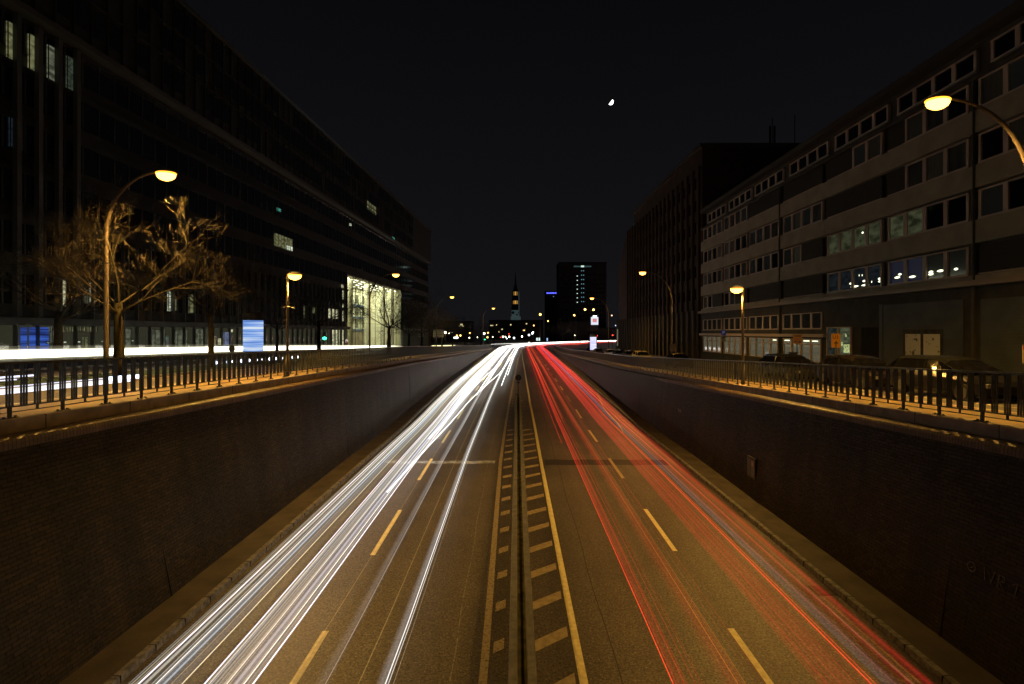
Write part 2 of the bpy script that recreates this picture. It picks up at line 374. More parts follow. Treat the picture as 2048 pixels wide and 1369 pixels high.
# ---- markings
def markings():
    a = MB(); w = MB(); worn = MB()
    def line(mb, T, wd, y0, y1, step=2.0):
        n = max(1, int((y1 - y0) / step)); rows = []
        for i in range(n + 1):
            y = y0 + (y1 - y0) * i / n; x = tab(T, y); rows.append([(x - wd / 2, y, zRd(y) + .006), (x + wd / 2, y, zRd(y) + .006)])
        mb.grid(rows)
    line(a, T_eR, .17, -4, 160)
    line(worn, T_eL, .17, -4, 8.9); line(worn, [(y, x + .06) for y, x in T_eL], .17, 9.0, 160)
    y = -.25
    k = 0
    while y < 158:
        line(a, T_dL, .15, y, y + 4.0, 1.0); line(a if k % 3 else worn, T_dR, .15, y + .3, y + 4.1, 1.0); y += 8.0; k += 1
    y = -2.2
    while y < 128:
        for side in (0, 1):
            e0 = tab(T_eL, y) + .22 if side == 0 else .30 - .0098 * y
            e1 = -.30 - .0098 * y if side == 0 else tab(T_eR, y) - .16
            if y > 50: (e0, e1) = (tab(T_eL, y) + .2, tab(T_eR, y) - .16) if side == 0 else (0, 0)
            if e1 - e0 < .12: continue
            sl = .75 * (e1 - e0); th = .40; z = zRd(y) + .007
            (worn if side == 0 and y < 20 else w).add([(e0, y, z), (e1, y + sl, z), (e1, y + sl + th, z), (e0, y + th, z)], [(0, 1, 2, 3)])
        y += 1.64
    w2 = mat('hatch_paint', (.30, .25, .17), .8, col2=(.46, .38, .25), nscale=7, thr=(.3, .6))
    tag(a.build('lane_markings', M_line, recalc=False), kind='structure')
    tag(w.build('hatched_markings', w2, recalc=False), kind='structure')
    tag(worn.build('worn_markings', M_wornline, recalc=False), kind='structure')
    # expansion joints and tar seams
    j = MB()
    for (x0, x1, y, wd) in ((tab(T_eR, 27) + .2, 7.6, 27.0, 1.1),):
        n = 14; rows = []
        for i in range(n + 1):
            x = lerp(x0, x1, i / n); dy = .05 * math.sin(i * 1.7); rows.append([(x, y + dy - wd / 2, zRd(y) + .004), (x, y + dy + wd / 2, zRd(y) + .004)])
        j.grid(rows)
    for (x, y0, y1) in ((2.0, 2, 60), (6.6, 2, 50)):
        rows = []
        n = 40
        for i in range(n + 1):
            y = lerp(y0, y1, i / n); xx = x + .03 * math.sin(i * 1.3) - .008 * y; rows.append([(xx, y, zRd(y) + .0035), (xx + .025, y, zRd(y) + .0035)])
        j.grid(rows)
    tag(j.build('asphalt_seams', mat('tar', (.022, .02, .018), .6), recalc=False), kind='structure')
    j2 = MB(); rows = []
    for i in range(21):
        x = lerp(-7.3, -1.45, i / 20); dy = .06 * math.sin(i * 1.1); rows.append([(x, 26.75 + dy, zRd(27) + .004), (x, 27.3 + dy, zRd(27) + .004)])
    j2.grid(rows)
    tag(j2.build('joint_patch', mat('sheen_joint', (.30, .33, .38), .25, noise=.4, nscale=5), recalc=False), kind='structure')  # bluish white sheen of the streaks put into the joint colour
    j3 = MB(); rows = []
    for i in range(61):
        y = lerp(-2, 110, i / 60); x = tab(T_eL, y) - .62 + .03 * math.sin(i * 2.1); rows.append([(x, y, zRd(y) + .0035), (x + .03, y, zRd(y) + .0035)])
    j3.grid(rows)
    tag(j3.build('gutter_seam', mat('gutter_grit', (.16, .15, .13), .7, noise=.6, nscale=12), recalc=False), kind='structure')
markings()

# ---- drain grates, small litter on the road
def drains():
    spots = [(-7.62, 14.2), (7.95, 13.6), (-8.1, 33.0), (7.9, 40.0)]
    base = None
    labs = ['iron drain grate against the left kerb beside the white streaks', 'iron drain grate against the right kerb under the red streaks',
            'far iron drain grate at the left kerb', 'far iron drain grate at the right kerb']
    for (x, y), lab in zip(spots, labs):
        if base is None:
            base = empty('drain_grate', (x, y, zRd(y)), 0)
            MB().box(-.25, .25, -.25, .25, .001, .008).build('frame', mat('cast_iron', (.05, .045, .04), .5, metal=.6), base)
            b = MB()
            for k in range(7): b.box(-.21, .21, -.22 + k * .066, -.195 + k * .066, .009, .016)
            b.build('bars', mat('cast_iron_bars', (.16, .12, .10), .35, metal=.7), base); o = base
        else: o = copy_tree(base); o.location = (x, y, zRd(y))
        tag(o, lab, 'drain', 'drain grates along the kerbs')
drains()

# ------------------------------------------------------------------ retaining walls and parapets
def ret_wall(side):
    sg = -1 if side == 'left' else 1
    T_f = T_fL if sg < 0 else T_fR; zt = zL if sg < 0 else zR
    ys = [y for y in YS if y <= 164]
    root = empty('retaining_wall', (0, 0, 0), 0, ('dark brick retaining wall left of the sunken road, lit white at its foot' if sg < 0 else 'dark brick retaining wall right of the sunken road, with a scribbled tag'), 'wall')
    wall = MB(); rows = []; uv = []
    for y in ys:
        f = tab(T_f, y); zb = zRd(y) + .05; z1 = zt(y) - .30
        z1 = max(z1, zb + .02)
        xt = sg * 9.84; h = z1 - zb
        fr = min(1.0, h / 4.5)
        xt = lerp(f, xt, fr ** .8)
        # two-column strip, courses parallel to coping
        rows.append([(f, y, zb), (xt, y, z1)]); uv.append([(y, zb - z1), (y, 0)])
    wall.grid(rows, uv); wall.build('brick_face', M_brick, root)
    cop = MB(); rw = MB(); r1 = []; r2 = []; u2 = []
    for y in ys:
        z = zt(y); xi = sg * 9.97; xo = sg * 10.30
        r1.append([(xi + sg * .02, y, z - .29), (xi, y, z - .27), (xi, y, z - .015), (xi + sg * .015, y, z), (xo, y, z), (xo, y, z - .4)])
        a = z - .30; q = [(xi + sg * .03, y, a + .012), (sg * 9.80, y, a - .01), (sg * 9.735, y, a - .05), (sg * 9.715, y, a - .11), (sg * 9.715, y, a - .24), (sg * 9.83, y, a - .25)]
        r2.append(q); u2.append([(y, -.12), (y, 0), (y, .06), (y, .11), (y, .235), (y, .30)])
    cop.grid(r1); cop.build('coping', M_conc, root, recalc=False)
    rw.grid(r2, u2); rw.build('brick_capping', M_row, root, recalc=False)
    j = MB(); y = -3.1
    while y < 120:
        z = zt(y); xi = sg * 9.967; j.box(min(xi, sg * 10.2), max(xi, sg * 10.2), y, y + .02, z - .27, z + .002); y += 2.3
    j.build('coping_joint', mat('joint_black', (.02, .018, .015), .9), root)
    # vertical movement joints in the brickwork
    vj = MB(); 
    for y in ([5.2, 13.05, 27.6, 44.0, 64.0] if sg < 0 else [11.3, 25.0, 41.0, 60.0]):
        f = tab(T_f, y); zb = zRd(y) + .13; z1 = zt(y) - .6; h = z1 - zb
        xt = sg * 9.84; xt = lerp(f, xt, min(1, (h + .3) / 4.5) ** .8)
        vj.hexa([(f - sg * .012, y, zb), (f + sg * .02, y, zb), (f + sg * .02, y + .025, zb), (f - sg * .012, y + .025, zb)],
                [(xt - sg * .02, y, z1), (xt + sg * .02, y, z1), (xt + sg * .02, y + .025, z1), (xt - sg * .02, y + .025, z1)])
    vj.build('movement_joint', mat('joint_black', (.02, .018, .015), .9), root)
    return root
RWL = ret_wall('left'); RWR = ret_wall('right')

def railing(side):
    sg = -1 if side == 'left' else 1; zt = zL if sg < 0 else zR
    root = empty('parapet_railing', (sg * XP, 0, zt(0)), 0, ('dark steel railing on the left parapet in front of the bright white street streak' if sg < 0 else 'dark steel railing on the right parapet in front of the parked cars'), 'railing')
    P = Vector(root.location)
    X = sg * XP; pitch = 1.17; n0 = -3; n1 = 132
    def Lc(p): return tuple(Vector(p) - P)
    top = MB(); lo = MB()
    for mb, zz, hw, hh in ((top, 1.09, .034, .024), (lo, .22, .014, .014), (lo, .115, .009, .009)):
        rows = []
        for i in range(n0, n1 + 1):
            y = 10.13 + (i - 0) * pitch; z = zt(y)
            rows.append([Lc((X - hw, y, z + zz - hh)), Lc((X + hw, y, z + zz - hh)), Lc((X + hw, y, z + zz + hh)), Lc((X - hw, y, z + zz + hh)), Lc((X - hw, y, z + zz - hh))])
        mb.grid(rows)
    top.build('handrail', mat('rail_top_steel', (.085, .08, .06), .4, metal=.3), root, recalc=False); lo.build('bottom_rail', M_steel, root, recalc=False)
    stuffp = MB(); stuffb = MB()
    for i in range(n0 - 5, n1):
        y = 10.13 + i * pitch; z = zt(y); near = i < 52 and y > 6
        p = MB() if near else stuffp
        def pb(x0, x1, y0, y1, a, b): p.box(X + x0 - P.x, X + x1 - P.x, y + y0 - P.y, y + y1 - P.y, z + a - P.z, z + b - P.z)
        pb(-.022, .022, -.03, .03, 0, .235)
        pb(-.05, .05, -.15, .15, -.005, .014)
        for q in (-.115, .115): pb(-.018, .018, q - .018, q + .018, .014, .04)
        if near: p.build('post', M_steel, root)
        b = MB() if near else stuffb
        y2 = y + pitch; sl = (zt(y2) - z) / pitch
        zz = z + sl * pitch / 2; b.box(X - .014 - P.x, X + .014 - P.x, y + pitch / 2 - .018 - P.y, y + pitch / 2 + .018 - P.y, zz + .11 - P.z, zz + .225 - P.z)
        for c in range(4):
            for k in (-1, 0, 1):
                yy = .0 + c * pitch / 4 + k * .058; zz = z + sl * yy
                b.box(X - .017 - P.x, X + .017 - P.x, y + yy - .008 - P.y, y + yy + .008 - P.y, zz + .215 - P.z, zz + 1.075 - P.z)
        if near: b.build('bar_panel', M_steel, root)
    tag(stuffp.build('distant_posts', M_steel, root), kind='stuff'); tag(stuffb.build('distant_bars', M_steel, root), kind='stuff')
railing('left'); railing('right')

# ---- median barrier
def barrier():
    root = empty('median_barrier', (0, -3, zRd(0)), 0, 'twin-walled low barrier with a dark slot running along the hatched median', 'barrier')
    z = zRd(0); c = lambda y: .10 - .0110 * y
    for nm, s_ in (('left_side_wall', -1), ('right_side_wall', 1)):
        rows = []
        for y in [-3, 0] + [k * 2.0 for k in range(1, 25)]:
            x = c(y); zz = zRd(y) - z; sc = 1.0
            rows.append([(x + s_ * .27, y + 3, zz + 0), (x + s_ * .255, y + 3, zz + .74), (x + s_ * .235, y + 3, zz + .78), (x + s_ * .105, y + 3, zz + .78), (x + s_ * .09, y + 3, zz + .76), (x + s_ * .09, y + 3, zz + .1)])
        m = MB(); m.grid(rows); m.build('side_wall', M_barrier, root, recalc=False)
    m = MB(); m.grid([[(c(y) - .112, y + 3, zRd(y) - z + .66), (c(y) + .112, y + 3, zRd(y) - z + .66)] for y in (-3, 10, 20, 36, 48)])
    m.build('slot_infill', mat('dark_olive', (.075, .065, .02), .95, noise=.5, nscale=4), root, recalc=False)  # mottled dark olive fill between the side walls
    m = MB(); y = 48.0; x = c(y); m.box(x - .27, x + .27, y + 3.0, y + 3.25, zRd(y) - z, zRd(y) - z + .78); m.lathe([(.27, 0), (.27, .78)], 16, (x, y + 3.2, zRd(y) - z))
    m.build('end_block', M_barrier, root)
barrier()
def keep_sign(x, y, name='traffic_sign'):
    z = zRd(y); r = empty(name, (x, y, z), 0, 'round traffic sign on a short pole at the far end of the median barrier', 'traffic sign')
    MB().tube([(0, 0, 0), (0, 0, 1.9)], .035, 8).build('pole', M_steel, r)
    MB().lathe([(.30, -.01), (.31, 0), (.30, .01)], 24, (0, 0, 1.75), Matrix.Rotation(R(90), 4, 'X')).build('disc', M_dark, r)
    MB().box(-.12, .12, -.02, .02, 1.18, 1.34).build('number_plate', M_dark, r)
keep_sign(-.42, 52.5)

# ------------------------------------------------------------------ upper streets
for side in ('left', 'right'):
    sg = -1 if side == 'left' else 1; zt = zL if sg < 0 else zR; far = 20.2 if sg < 0 else 17.1
    ys = [y for y in YS if y >= -30] + [170]
    def fz(y): return zt(y) - .085
    strip('parapet_pavement', mat('lamplit_slabs', (.22, .15, .055), .7, noise=.25, nscale=1.5, bump=.2), (lambda y: -12.75) if sg < 0 else (lambda y: 10.31), (lambda y: -10.31) if sg < 0 else (lambda y: 12.75), fz, ys, .035)  # paler orange strip: lamp glow on the street put into its colour
    if sg < 0:
        strip('grass_verge', M_grass, lambda y: -20.0, lambda y: -16.4, fz, ys, .10)
        strip('left_pavement', M_pave, lambda y: -37.5, lambda y: -27.0, fz, ys, .12)
        m = MB()
        for x0, x1 in ((-16.4, -16.2), (-20.15, -20.0), (-27.0, -26.8)):
            m.grid([[(x0, y, fz(y) + .01), (x0, y, fz(y) + .125), (x1, y, fz(y) + .125), (x1, y, fz(y) + .01)] for y in ys])
        tag(m.build('street_kerbs', M_kerb, recalc=False), kind='structure')
    else:
        strip('right_pavement', M_pave, lambda y: 17.2, lambda y: 27.6, fz, ys, .12)
        m = MB(); m.grid([[(17.0, y, fz(y) + .01), (17.0, y, fz(y) + .13), (17.2, y, fz(y) + .13), (17.2, y, fz(y) + .01)] for y in ys])
        tag(m.build('street_kerbs', M_kerb, recalc=False), kind='structure')
    m = MB()
    for x in ((-13.0, -16.0) if sg < 0 else (13.0, 14.2)):
        m.grid([[(x - .06, y, fz(y) + .012), (x + .06, y, fz(y) + .012)] for y in ys])
    tag(m.build('street_lines', M_line, recalc=False), kind='structure')

# ------------------------------------------------------------------ street lamps
def spot(parent, loc, e, size=150, blend=.5, r=.18, col=(1.0, .525, .10)):
    l = bpy.data.lights.new('lamp_light', 'SPOT'); l.energy = e; l.spot_size = R(size); l.spot_blend = blend; l.shadow_soft_size = r; l.color = col
    o = bpy.data.objects.new('lamp_light', l); COL.objects.link(o); o.location = loc; o.parent = parent
    return o
def bow_lamp(X, Y, zg, h, over, label, e, far=False, box=False):
    cut = 136 if X < 0 else 164
    """h: head height above ground, over: signed reach of the arm"""
    r = empty('street_lamp', (X, Y, zg), 0, label, 'street lamp', 'bow-armed street lamps')
    pts = []; a = abs(over) * .93; b = a * 1.12; zs = h + .05 - b; sg = 1 if over > 0 else -1
    for k in range(6): pts.append((0, 0, zs * k / 5))
    for k in range(1, 15):
        t = math.pi / 2 * k / 14; pts.append((sg * a * (1 - math.cos(t)), 0, zs + b * math.sin(t)))
    n = len(pts)
    MB().tube(pts, [lerp(.10, .045, i / (n - 1)) for i in range(n)], 10).build('pole', M_pole, r, smooth=True)
    hx = over
    hs = 1.0
    hd = MB(); hd.lathe([(.02, .13), (.16, .12), (.27, .05), (.29, .02)], 18, (0, 0, 0), None, 1.35, .9)
    o = hd.build('lamp_head', mat('lamp_housing', (.2, .18, .15), .5), r, smooth=True); o.location = (hx, 0, h)
    cb = MB(); cb.lathe([(.285, -.045), (.29, -.11), (.25, -.20), (.17, -.27), (.08, -.31), (.02, -.32)], 20, (0, 0, 0), None, 1.25, .95)
    bl = MB(); bl.lathe([(.285, .015), (.31, -.01), (.31, -.035), (.29, -.044)], 20, (0, 0, 0), None, 1.3, .9)
    o2 = bl.build('lamp_bowl', M_lampfar if far else M_lamp, r, smooth=True); o2.location = (hx, 0, h)
    o3 = cb.build('lamp_core', M_core, r, smooth=True); o3.location = (hx, 0, h)
    if e: spot(r, (hx, 0, h - .50), e, cut, .5, .2)
    if box: MB().box(-.32, .32, -.10, -.04, 1.4, 2.3).build('notice_board', mat('notice', (.35, .28, .22), .7), r)
    return r
def post_lamp(X, Y, zg, h, over, label, e, brackets=False):
    r = empty('street_lamp', (X, Y, zg), 0, label, 'street lamp', 'straight-post street lamps')
    MB().tube([(0, 0, 0), (0, 0, .9)], .085, 12).build('base_sleeve', M_pole, r, smooth=True)
    MB().tube([(0, 0, .9), (0, 0, h - .1), (over * .1, 0, h), (over * .55, 0, h + .06)], [.062, .05, .048, .04], 12).build('pole', M_pole, r, smooth=True)
    hd = MB(); hd.lathe([(.02, .12), (.13, .10), (.19, .03), (.2, -.01)], 18, (0, 0, 0), None, 1.5, .8)
    o = hd.build('lamp_head', mat('lamp_housing', (.2, .18, .15), .5), r, smooth=True); o.location = (over, 0, h)
    cb = MB(); cb.lathe([(.21, -.045), (.215, -.09), (.19, -.16), (.12, -.22), (.05, -.25), (.02, -.255)], 18, (0, 0, 0), None, 1.3, .95)
    bl = MB(); bl.lathe([(.2, -.01), (.23, -.02), (.23, -.035), (.21, -.044)], 18, (0, 0, 0), None, 1.35, .9)
    o2 = bl.build('lamp_bowl', M_lamp, r, smooth=True); o2.location = (over, 0, h)
    o3 = cb.build('lamp_core', M_core, r, smooth=True); o3.location = (over, 0, h)
    spot(r, (over, 0, h - .40), e, 165, .4, .15)
    # side brackets on the pole
    if brackets:
        MB().tube([(-.28, 0, h - 1.48), (0, -.06, h - 1.40), (.34, 0, h - 1.5)], .016, 6).build('bracket', M_pole, r)
        MB().tube([(-.36, 0, h - 2.12), (0, -.06, h - 1.98)], .016, 6).build('bracket', M_pole, r)
    return r
bow_lamp(-17, 20.9, zL(20.9), 6.5 - zL(20.9), 2.45, 'tall bow-armed lamp leaning over the left street in front of the big bare tree', 6800)
bow_lamp(-17, 57, zL(57), 6.45 - zL(57), 2.9, 'bow-armed lamp before the bright glass entrance on the left', 3000, True)
bow_lamp(-17, 101, zL(101), 7.0 - zL(101), 3.1, 'bow-armed lamp left of the direction boards beyond the glass entrance', 2600, True)
bow_lamp(-11.8, 153, zL(153), 7.2 - zL(153), 3.1, 'smallest bow-armed lamp on the left, just left of the church tower', 2400, True)
bow_lamp(17.1, 17.2, zR(17.2), 7.8 - zR(17.2), -3.15, 'large bow-armed lamp at the right edge in front of the office block', 6000)
bow_lamp(17, 58, zR(58), 6.8 - zR(58), -3.4, 'bow-armed lamp with a notice board on its pole before the brick building', 3000, True, True)
bow_lamp(17, 101, zR(101), 6.75 - zR(101), -3.3, 'bow-armed lamp beside the far tower on the right', 2600, True)
post_lamp(-10.33, 22.5, zL(22.5), 4.47, .32, 'straight lamp post standing on the left parapet with side brackets', 2000, True)
post_lamp(10.33, 24.0, zR(24), 4.52, -.29, 'straight lamp post standing on the right parapet', 2000)

# ------------------------------------------------------------------ light trails
GLO = glow_mat('trail_core', False); GLA = glow_mat('trail_haze', True)
def path_pt(side, u, h, y):
    if y <= 160:
        e, k = (tab(T_eL, y), tab(T_kL, y)) if side < 0 else (tab(T_eR, y), tab(T_kR, y))
        return Vector((lerp(e, k, u), y, zRd(y) + h))
ydense = [-1, 2, 5, 7, 9, 11, 13, 15, 17.5, 20, 23, 26, 30, 34, 38, 43, 48, 54, 60, 68, 76, 85, 95, 105, 118, 130, 145, 158]
def trail(mb, side, u, h, w, col, near, far, y0=-1, y1=158, curve=True, smax=8, wob=0.0, ph=0, flat=1.0, du=None, n=4, pw=1.5):
    pts = []; cols = []; rad = []
    def br(y): return lerp(near, far, min(1, max(0, (y - 6) / 62)) ** pw)
    ys = [y0] + [y for y in ydense if y0 < y < y1] + [y1]
    for y in ys:
        uu = u + wob * math.sin(y * .045 + ph) + (tab(du, y) if du else 0)
        pts.append(path_pt(side, uu, h, y)); b = br(y); cols.append([c * b for c in col]); rad.append(w * (1 + max(0, y - 50) * .006))
    if curve and y1 >= 158:
        off = (pts[-1].x - CURVE[0][0])
        for k in range(2, int(smax * 4) + 1):
            s_ = k * .25; p = cpos(s_, off + (0.0)); pts.append(Vector((p.x, p.y, -5.6 + h))); b = br(150) * (1 - .05 * s_); cols.append([c * b for c in col]); rad.append(w * (1.65 + .12 * s_))
    mb.tube(pts, rad, n, cols=cols, flat=flat)
random.seed(4)
WHT = (1.0, .985, .95); YEL = (1.0, .9, .62); BLU = (.80, .90, 1.0); PNK = (1.0, .88, .97)
def uw(px): return ((px - VX) / 112.8 + .83) / (-7.02)
# outer white lane, left headlights / right headlights
def bundle(name, label, items, mat_, group='long exposure light streaks of passing cars'):
    m = MB()
    for it in items:
        a = list(it[0])
        if mat_ is GLA:      # soft edges: nested sleeves of thin light
            for fw, fb in ((1.0, .22), (.74, .30), (.46, .30), (.22, .3)):
                b = list(a); b[3] *= fw; b[5] *= fb * 1.15; b[6] *= fb * 1.15; trail(m, *b, **it[1])
        else:
            a[5] *= .62; a[6] *= .5; trail(m, *a, **it[1])
    mat_ = GLA
    o = m.build(name, mat_, recalc=False); tag(o, label, 'light streak', group, 'stuff'); return o
cores = []
for px, w, c, n_, f_ in ((262, .006, YEL, .35, 1.6), (276, .014, PNK, 1.1, 2.0), (311, .009, WHT, .8, 2.0), (327, .014, BLU, .32, 1.6), (303, .006, WHT, .3, 1.8), (290, .007, YEL, .22, 1.4), (363, .010, YEL, .65, 1.8)):
    cores.append(((-1, uw(px), .62, w, c, n_, f_), {}))
for k in range(12): cores.append(((-1, uw(random.uniform(268, 345)), random.uniform(.55, .75), random.uniform(.004, .012), random.choice((WHT, BLU, YEL, WHT)), random.uniform(.10, .25), random.uniform(.8, 1.6)), dict(wob=random.uniform(0, .006), ph=k)))
bundle('headlight_streak', 'white headlight streaks hugging the left kerb', cores, GLO)
cores = []
for px, w, c, n_, f_ in ((408, .014, PNK, 1.0, 2.0), (453, .008, WHT, .55, 2), (470, .024, (.78, .80, 1.0), .22, 1.4), (487, .009, WHT, .8, 2), (505, .013, PNK, 1.1, 2), (418, .010, WHT, .25, 1.6)):
    cores.append(((-1, uw(px), .62, w, c, n_, f_), {}))
for k in range(12): cores.append(((-1, uw(random.uniform(404, 508)), random.uniform(.55, .75), random.uniform(.004, .012), random.choice((WHT, BLU, YEL, WHT)), random.uniform(.10, .25), random.uniform(.8, 1.6)), dict(wob=random.uniform(0, .006), ph=k)))
bundle('headlight_streak', 'white headlight streaks in the middle of the left outer lane', cores, GLO)
hz = []
for px, w, c, n_, f_ in ((290, .22, YEL, .035, .75), (322, .20, BLU, .10, 1.0), (348, .20, WHT, .05, .7), (440, .22, WHT, .085, .8), (472, .26, (.85, .88, 1), .11, 1.0), (418, .14, WHT, .06, .8), (498, .12, WHT, .06, .9), (380, .25, YEL, .02, .35)):
    hz.append(((-1, uw(px), .60, w, c, n_ * .55, f_ * .48), dict(flat=.06)))
bundle('headlight_glow', 'soft milky headlight glow bands over the left outer lane', hz, GLA)
# inner white lane
cores = [((-1, uw(770), .62, .012, WHT, .75, 3.0), {}), ((-1, uw(776), .62, .008, WHT, .5, 3.0), {}), ((-1, uw(786), .62, .006, YEL, .16, 1.0), dict(y0=-1, y1=90, curve=False)),
         ((-1, uw(650), .62, .006, WHT, .22, 2.6), {}), ((-1, uw(738), 1.05, .005, (1, .7, .2), .25, .7), dict(y0=4, y1=110, curve=False)),
         ((-1, uw(612), 1.05, .005, (1, .7, .2), .20, .6), dict(y0=4, y1=60, curve=False)),
         ((-1, .42, .62, .035, WHT, 1.2, 3.2), dict(y0=48)), ((-1, .37, .62, .03, WHT, 1.2, 3.2), dict(y0=57)), ((-1, .14, .62, .035, WHT, 1.6, 3.2), dict(y0=55)), ((-1, .10, .62, .03, WHT, 1.6, 3.2), dict(y0=66)),
         ((-1, .46, .62, .030, WHT, .9, 3.2), dict(y0=20, du=[(20, .14), (45, .0), (70, -.22), (110, -.30)])),
         ((-1, .50, .62, .024, WHT, .6, 3.2), dict(y0=30, du=[(30, .10), (60, .0), (80, -.10), (110, -.14)]))]
bundle('headlight_streak', 'thin separate headlight streaks of the left inner lane, some ending abruptly', cores, GLO)
bundle('indicator_streak', 'short orange indicator flashes between the white streaks', [
    ((-1, .60, .72, .03, (1, .62, .12), 2, 2.2), dict(y0=48, y1=53, curve=False)), ((-1, .46, .72, .03, (1, .62, .12), 2, 2.2), dict(y0=60, y1=67, curve=False)), ((-1, .34, .72, .03, (1, .62, .12), 2, 2.2), dict(y0=78, y1=88, curve=False)), ((-1, .22, .72, .03, (1, .62, .12), 2, 2.2), dict(y0=100, y1=116, curve=False))], GLO)
hz = [((-1, uw(762), .6, .16, WHT, .045, .35), dict(flat=.06)), ((-1, uw(640), .6, .18, WHT, .012, .3), dict(flat=.06)), ((-1, .55, .6, .5, WHT, .0, .4), dict(flat=.05, y0=30))]
bundle('headlight_glow', 'soft pale glow around the thin streaks of the left inner lane', hz, GLA)
# red side
RED = (1.0, .028, .022); ORG = (1.0, .085, .022); DRD = (.75, .01, .02); LAV = (.42, .40, .95)
def ur(px): return ((px - VX) / 116.0 - 1.2) / 7.0
c1 = [((1, ur(1346), .8, .008, RED, .85, 1.3), {}), ((1, ur(1369), .8, .005, RED, .35, 1.0), {}), ((1, ur(1352), .8, .005, RED, .3, 1.2), {}),
      ((1, ur(1357), .8, .016, ORG, .0, 1.0), dict(y0=18)), ((1, .26, .8, .02, ORG, .0, 1.0), dict(y0=36)), ((1, .16, .8, .012, RED, .3, 1.1), dict(y0=28))]
for k in range(8): c1.append(((1, random.uniform(.18, .27), random.uniform(.7, .9), random.uniform(.004, .010), random.choice((RED, ORG, RED)), random.uniform(.04, .12), random.uniform(.6, 1.2)), dict(wob=.004, ph=k)))
bundle('tail_light_streak', 'thin red tail light streaks nearest the median', c1, GLO)
c2 = [((1, ur(1461), 1.0, .004, (1, .45, .05), .35, .5), {}), ((1, ur(1476), 1.0, .004, (1, .45, .05), .22, .5), {})]
for k in range(8): c2.append(((1, random.uniform(.33, .43), random.uniform(.7, .9), random.uniform(.004, .010), random.choice((RED, ORG)), random.uniform(.03, .09), random.uniform(.5, 1.0)), dict(wob=.003, ph=k)))
bundle('tail_light_streak', 'faint reddish streaks close to the right dashed line, with two orange threads', c2, GLO)
c3 = [((1, ur(1742), .8, .008, (1, .055, .02), .75, 1.3), {}), ((1, ur(1751), .8, .005, ORG, .45, 1.1), {}), ((1, ur(1653), .8, .005, RED, .25, 1.0), {}), ((1, ur(1668), .8, .005, RED, .18, 1.0), {}),
      ((1, ur(1800), 1.0, .004, (1, .5, .08), .18, .4), dict(y1=60, curve=False)), ((1, ur(1815), 1.0, .004, (1, .5, .08), .18, .4), dict(y1=48, curve=False)),
      ((1, ur(1852), .8, .012, (1, .08, .02), .0, 1.5), dict(y0=12)), ((1, ur(1872), .8, .010, (1, .08, .02), .0, 1.3), dict(y0=16)), ((1, ur(1882), .8, .02, DRD, .0, 1.2), dict(y0=22))]
for k in range(24): c3.append(((1, random.uniform(.55, .83), random.uniform(.65, .95), random.uniform(.003, .010), random.choice((RED, RED, RED, ORG, DRD)), random.uniform(.02, .10), random.uniform(.5, 1.3)), dict(wob=.004, ph=k)))
bundle('tail_light_streak', 'dense red tail light streaks filling the right outer lane', c3, GLO)
c4 = [((1, ur(1780), .75, .007, LAV, .03, .5), {}), ((1, ur(1795), .75, .006, (.5, .6, 1), .04, .5), {}), ((1, ur(1830), .75, .006, LAV, .04, .3), {}), ((1, ur(1775), .75, .007, (.35, .45, 1), .05, 1.0), {})]
bundle('blue_streak', 'thin violet and blue streaks inside the red right outer lane', c4, GLO)
hz = []
for px, w, c, n_, f_ in ((1358, .14, RED, .055, .35), (1470, .34, RED, .040, .28), (1690, .42, RED, .040, .36), (1650, .16, RED, .03, .3), (1785, .22, LAV, .014, .04), (1745, .18, RED, .05, .3), (1862, .14, (1, .05, .03), .13, .5), (1830, .3, RED, .02, .4), (1720, .5, DRD, .02, .22)):
    hz.append(((1, ur(px), .78, w, c, n_ * .60, f_ * .36), dict(flat=.05, pw=1.2)))
bundle('tail_light_glow', 'broad translucent red glow bands over the right lanes', hz, GLA)
# a wandering orange bicycle-like squiggle at the right kerb
m = MB(); pts = []; cols = []
for k in range(20):
    y = lerp(30, 46, k / 19); x = lerp(6.2, 6.9, k / 19) + .10 * math.sin(k * .42) ; pts.append((x - .3, y, zRd(y) + 1.0)); cols.append((.8, .33, .03))
m.tube(pts, .014, 4, cols=cols)
pts = [(p[0] + .35, p[1] + 3, p[2] + .1) for p in pts]; m.tube(pts, .007, 4, cols=[(.5, .28, .06)] * 20)
tag(m.build('indicator_streak', GLO, recalc=False), 'wavering orange streak crossing the red streaks by the right kerb', 'light streak', 'long exposure light streaks of passing cars', 'stuff')

# surface street streaks on the left
def poly_trail(mb, pts, w, col, flat=1.0, n=4):
    mb.tube(pts, [w] * len(pts) if not isinstance(w, list) else w, n, cols=[col] * len(pts) if not isinstance(col[0], (list, tuple)) else col, flat=flat)
m = MB(); ys = [0, 10, 20, 30, 40, 50, 60, 70, 80, 88, 94]
rb_ = random.Random(12)
for k in range(26):
    hh = .78 + k * .0145 + rb_.uniform(-.01, .01); w_ = rb_.uniform(.008, .022); b_ = rb_.uniform(.5, 1.3); x_ = -22 + rb_.uniform(-.3, .3)
    c_ = rb_.choice(((1, .98, .85), (1, .93, .6), (1, 1, .95), (.92, .95, 1)))
    poly_trail(m, [(x_, y, zL(y) + hh + .012 * math.sin(y * .11 + k)) for y in ys], [w_] * 9 + [w_ * .6, .004], [tuple(q * b_ for q in c_)] * 9 + [tuple(q * b_ * .5 for q in c_), (0, 0, 0)])
for w_, b_ in ((.36, .035), (.26, .07), (.19, .16), (.14, .28)):
    poly_trail(m, [(-22, y, zL(y) + .96) for y in ys], [w_] * 9 + [w_ * .6, .02], (b_, b_ * .93, b_ * .62), n=10)
tag(m.build('headlight_streak', GLA, recalc=False), 'broad white band of light streaks along the left street behind the railing', 'light streak', 'long exposure light streaks of passing cars', 'stuff')
m = MB()
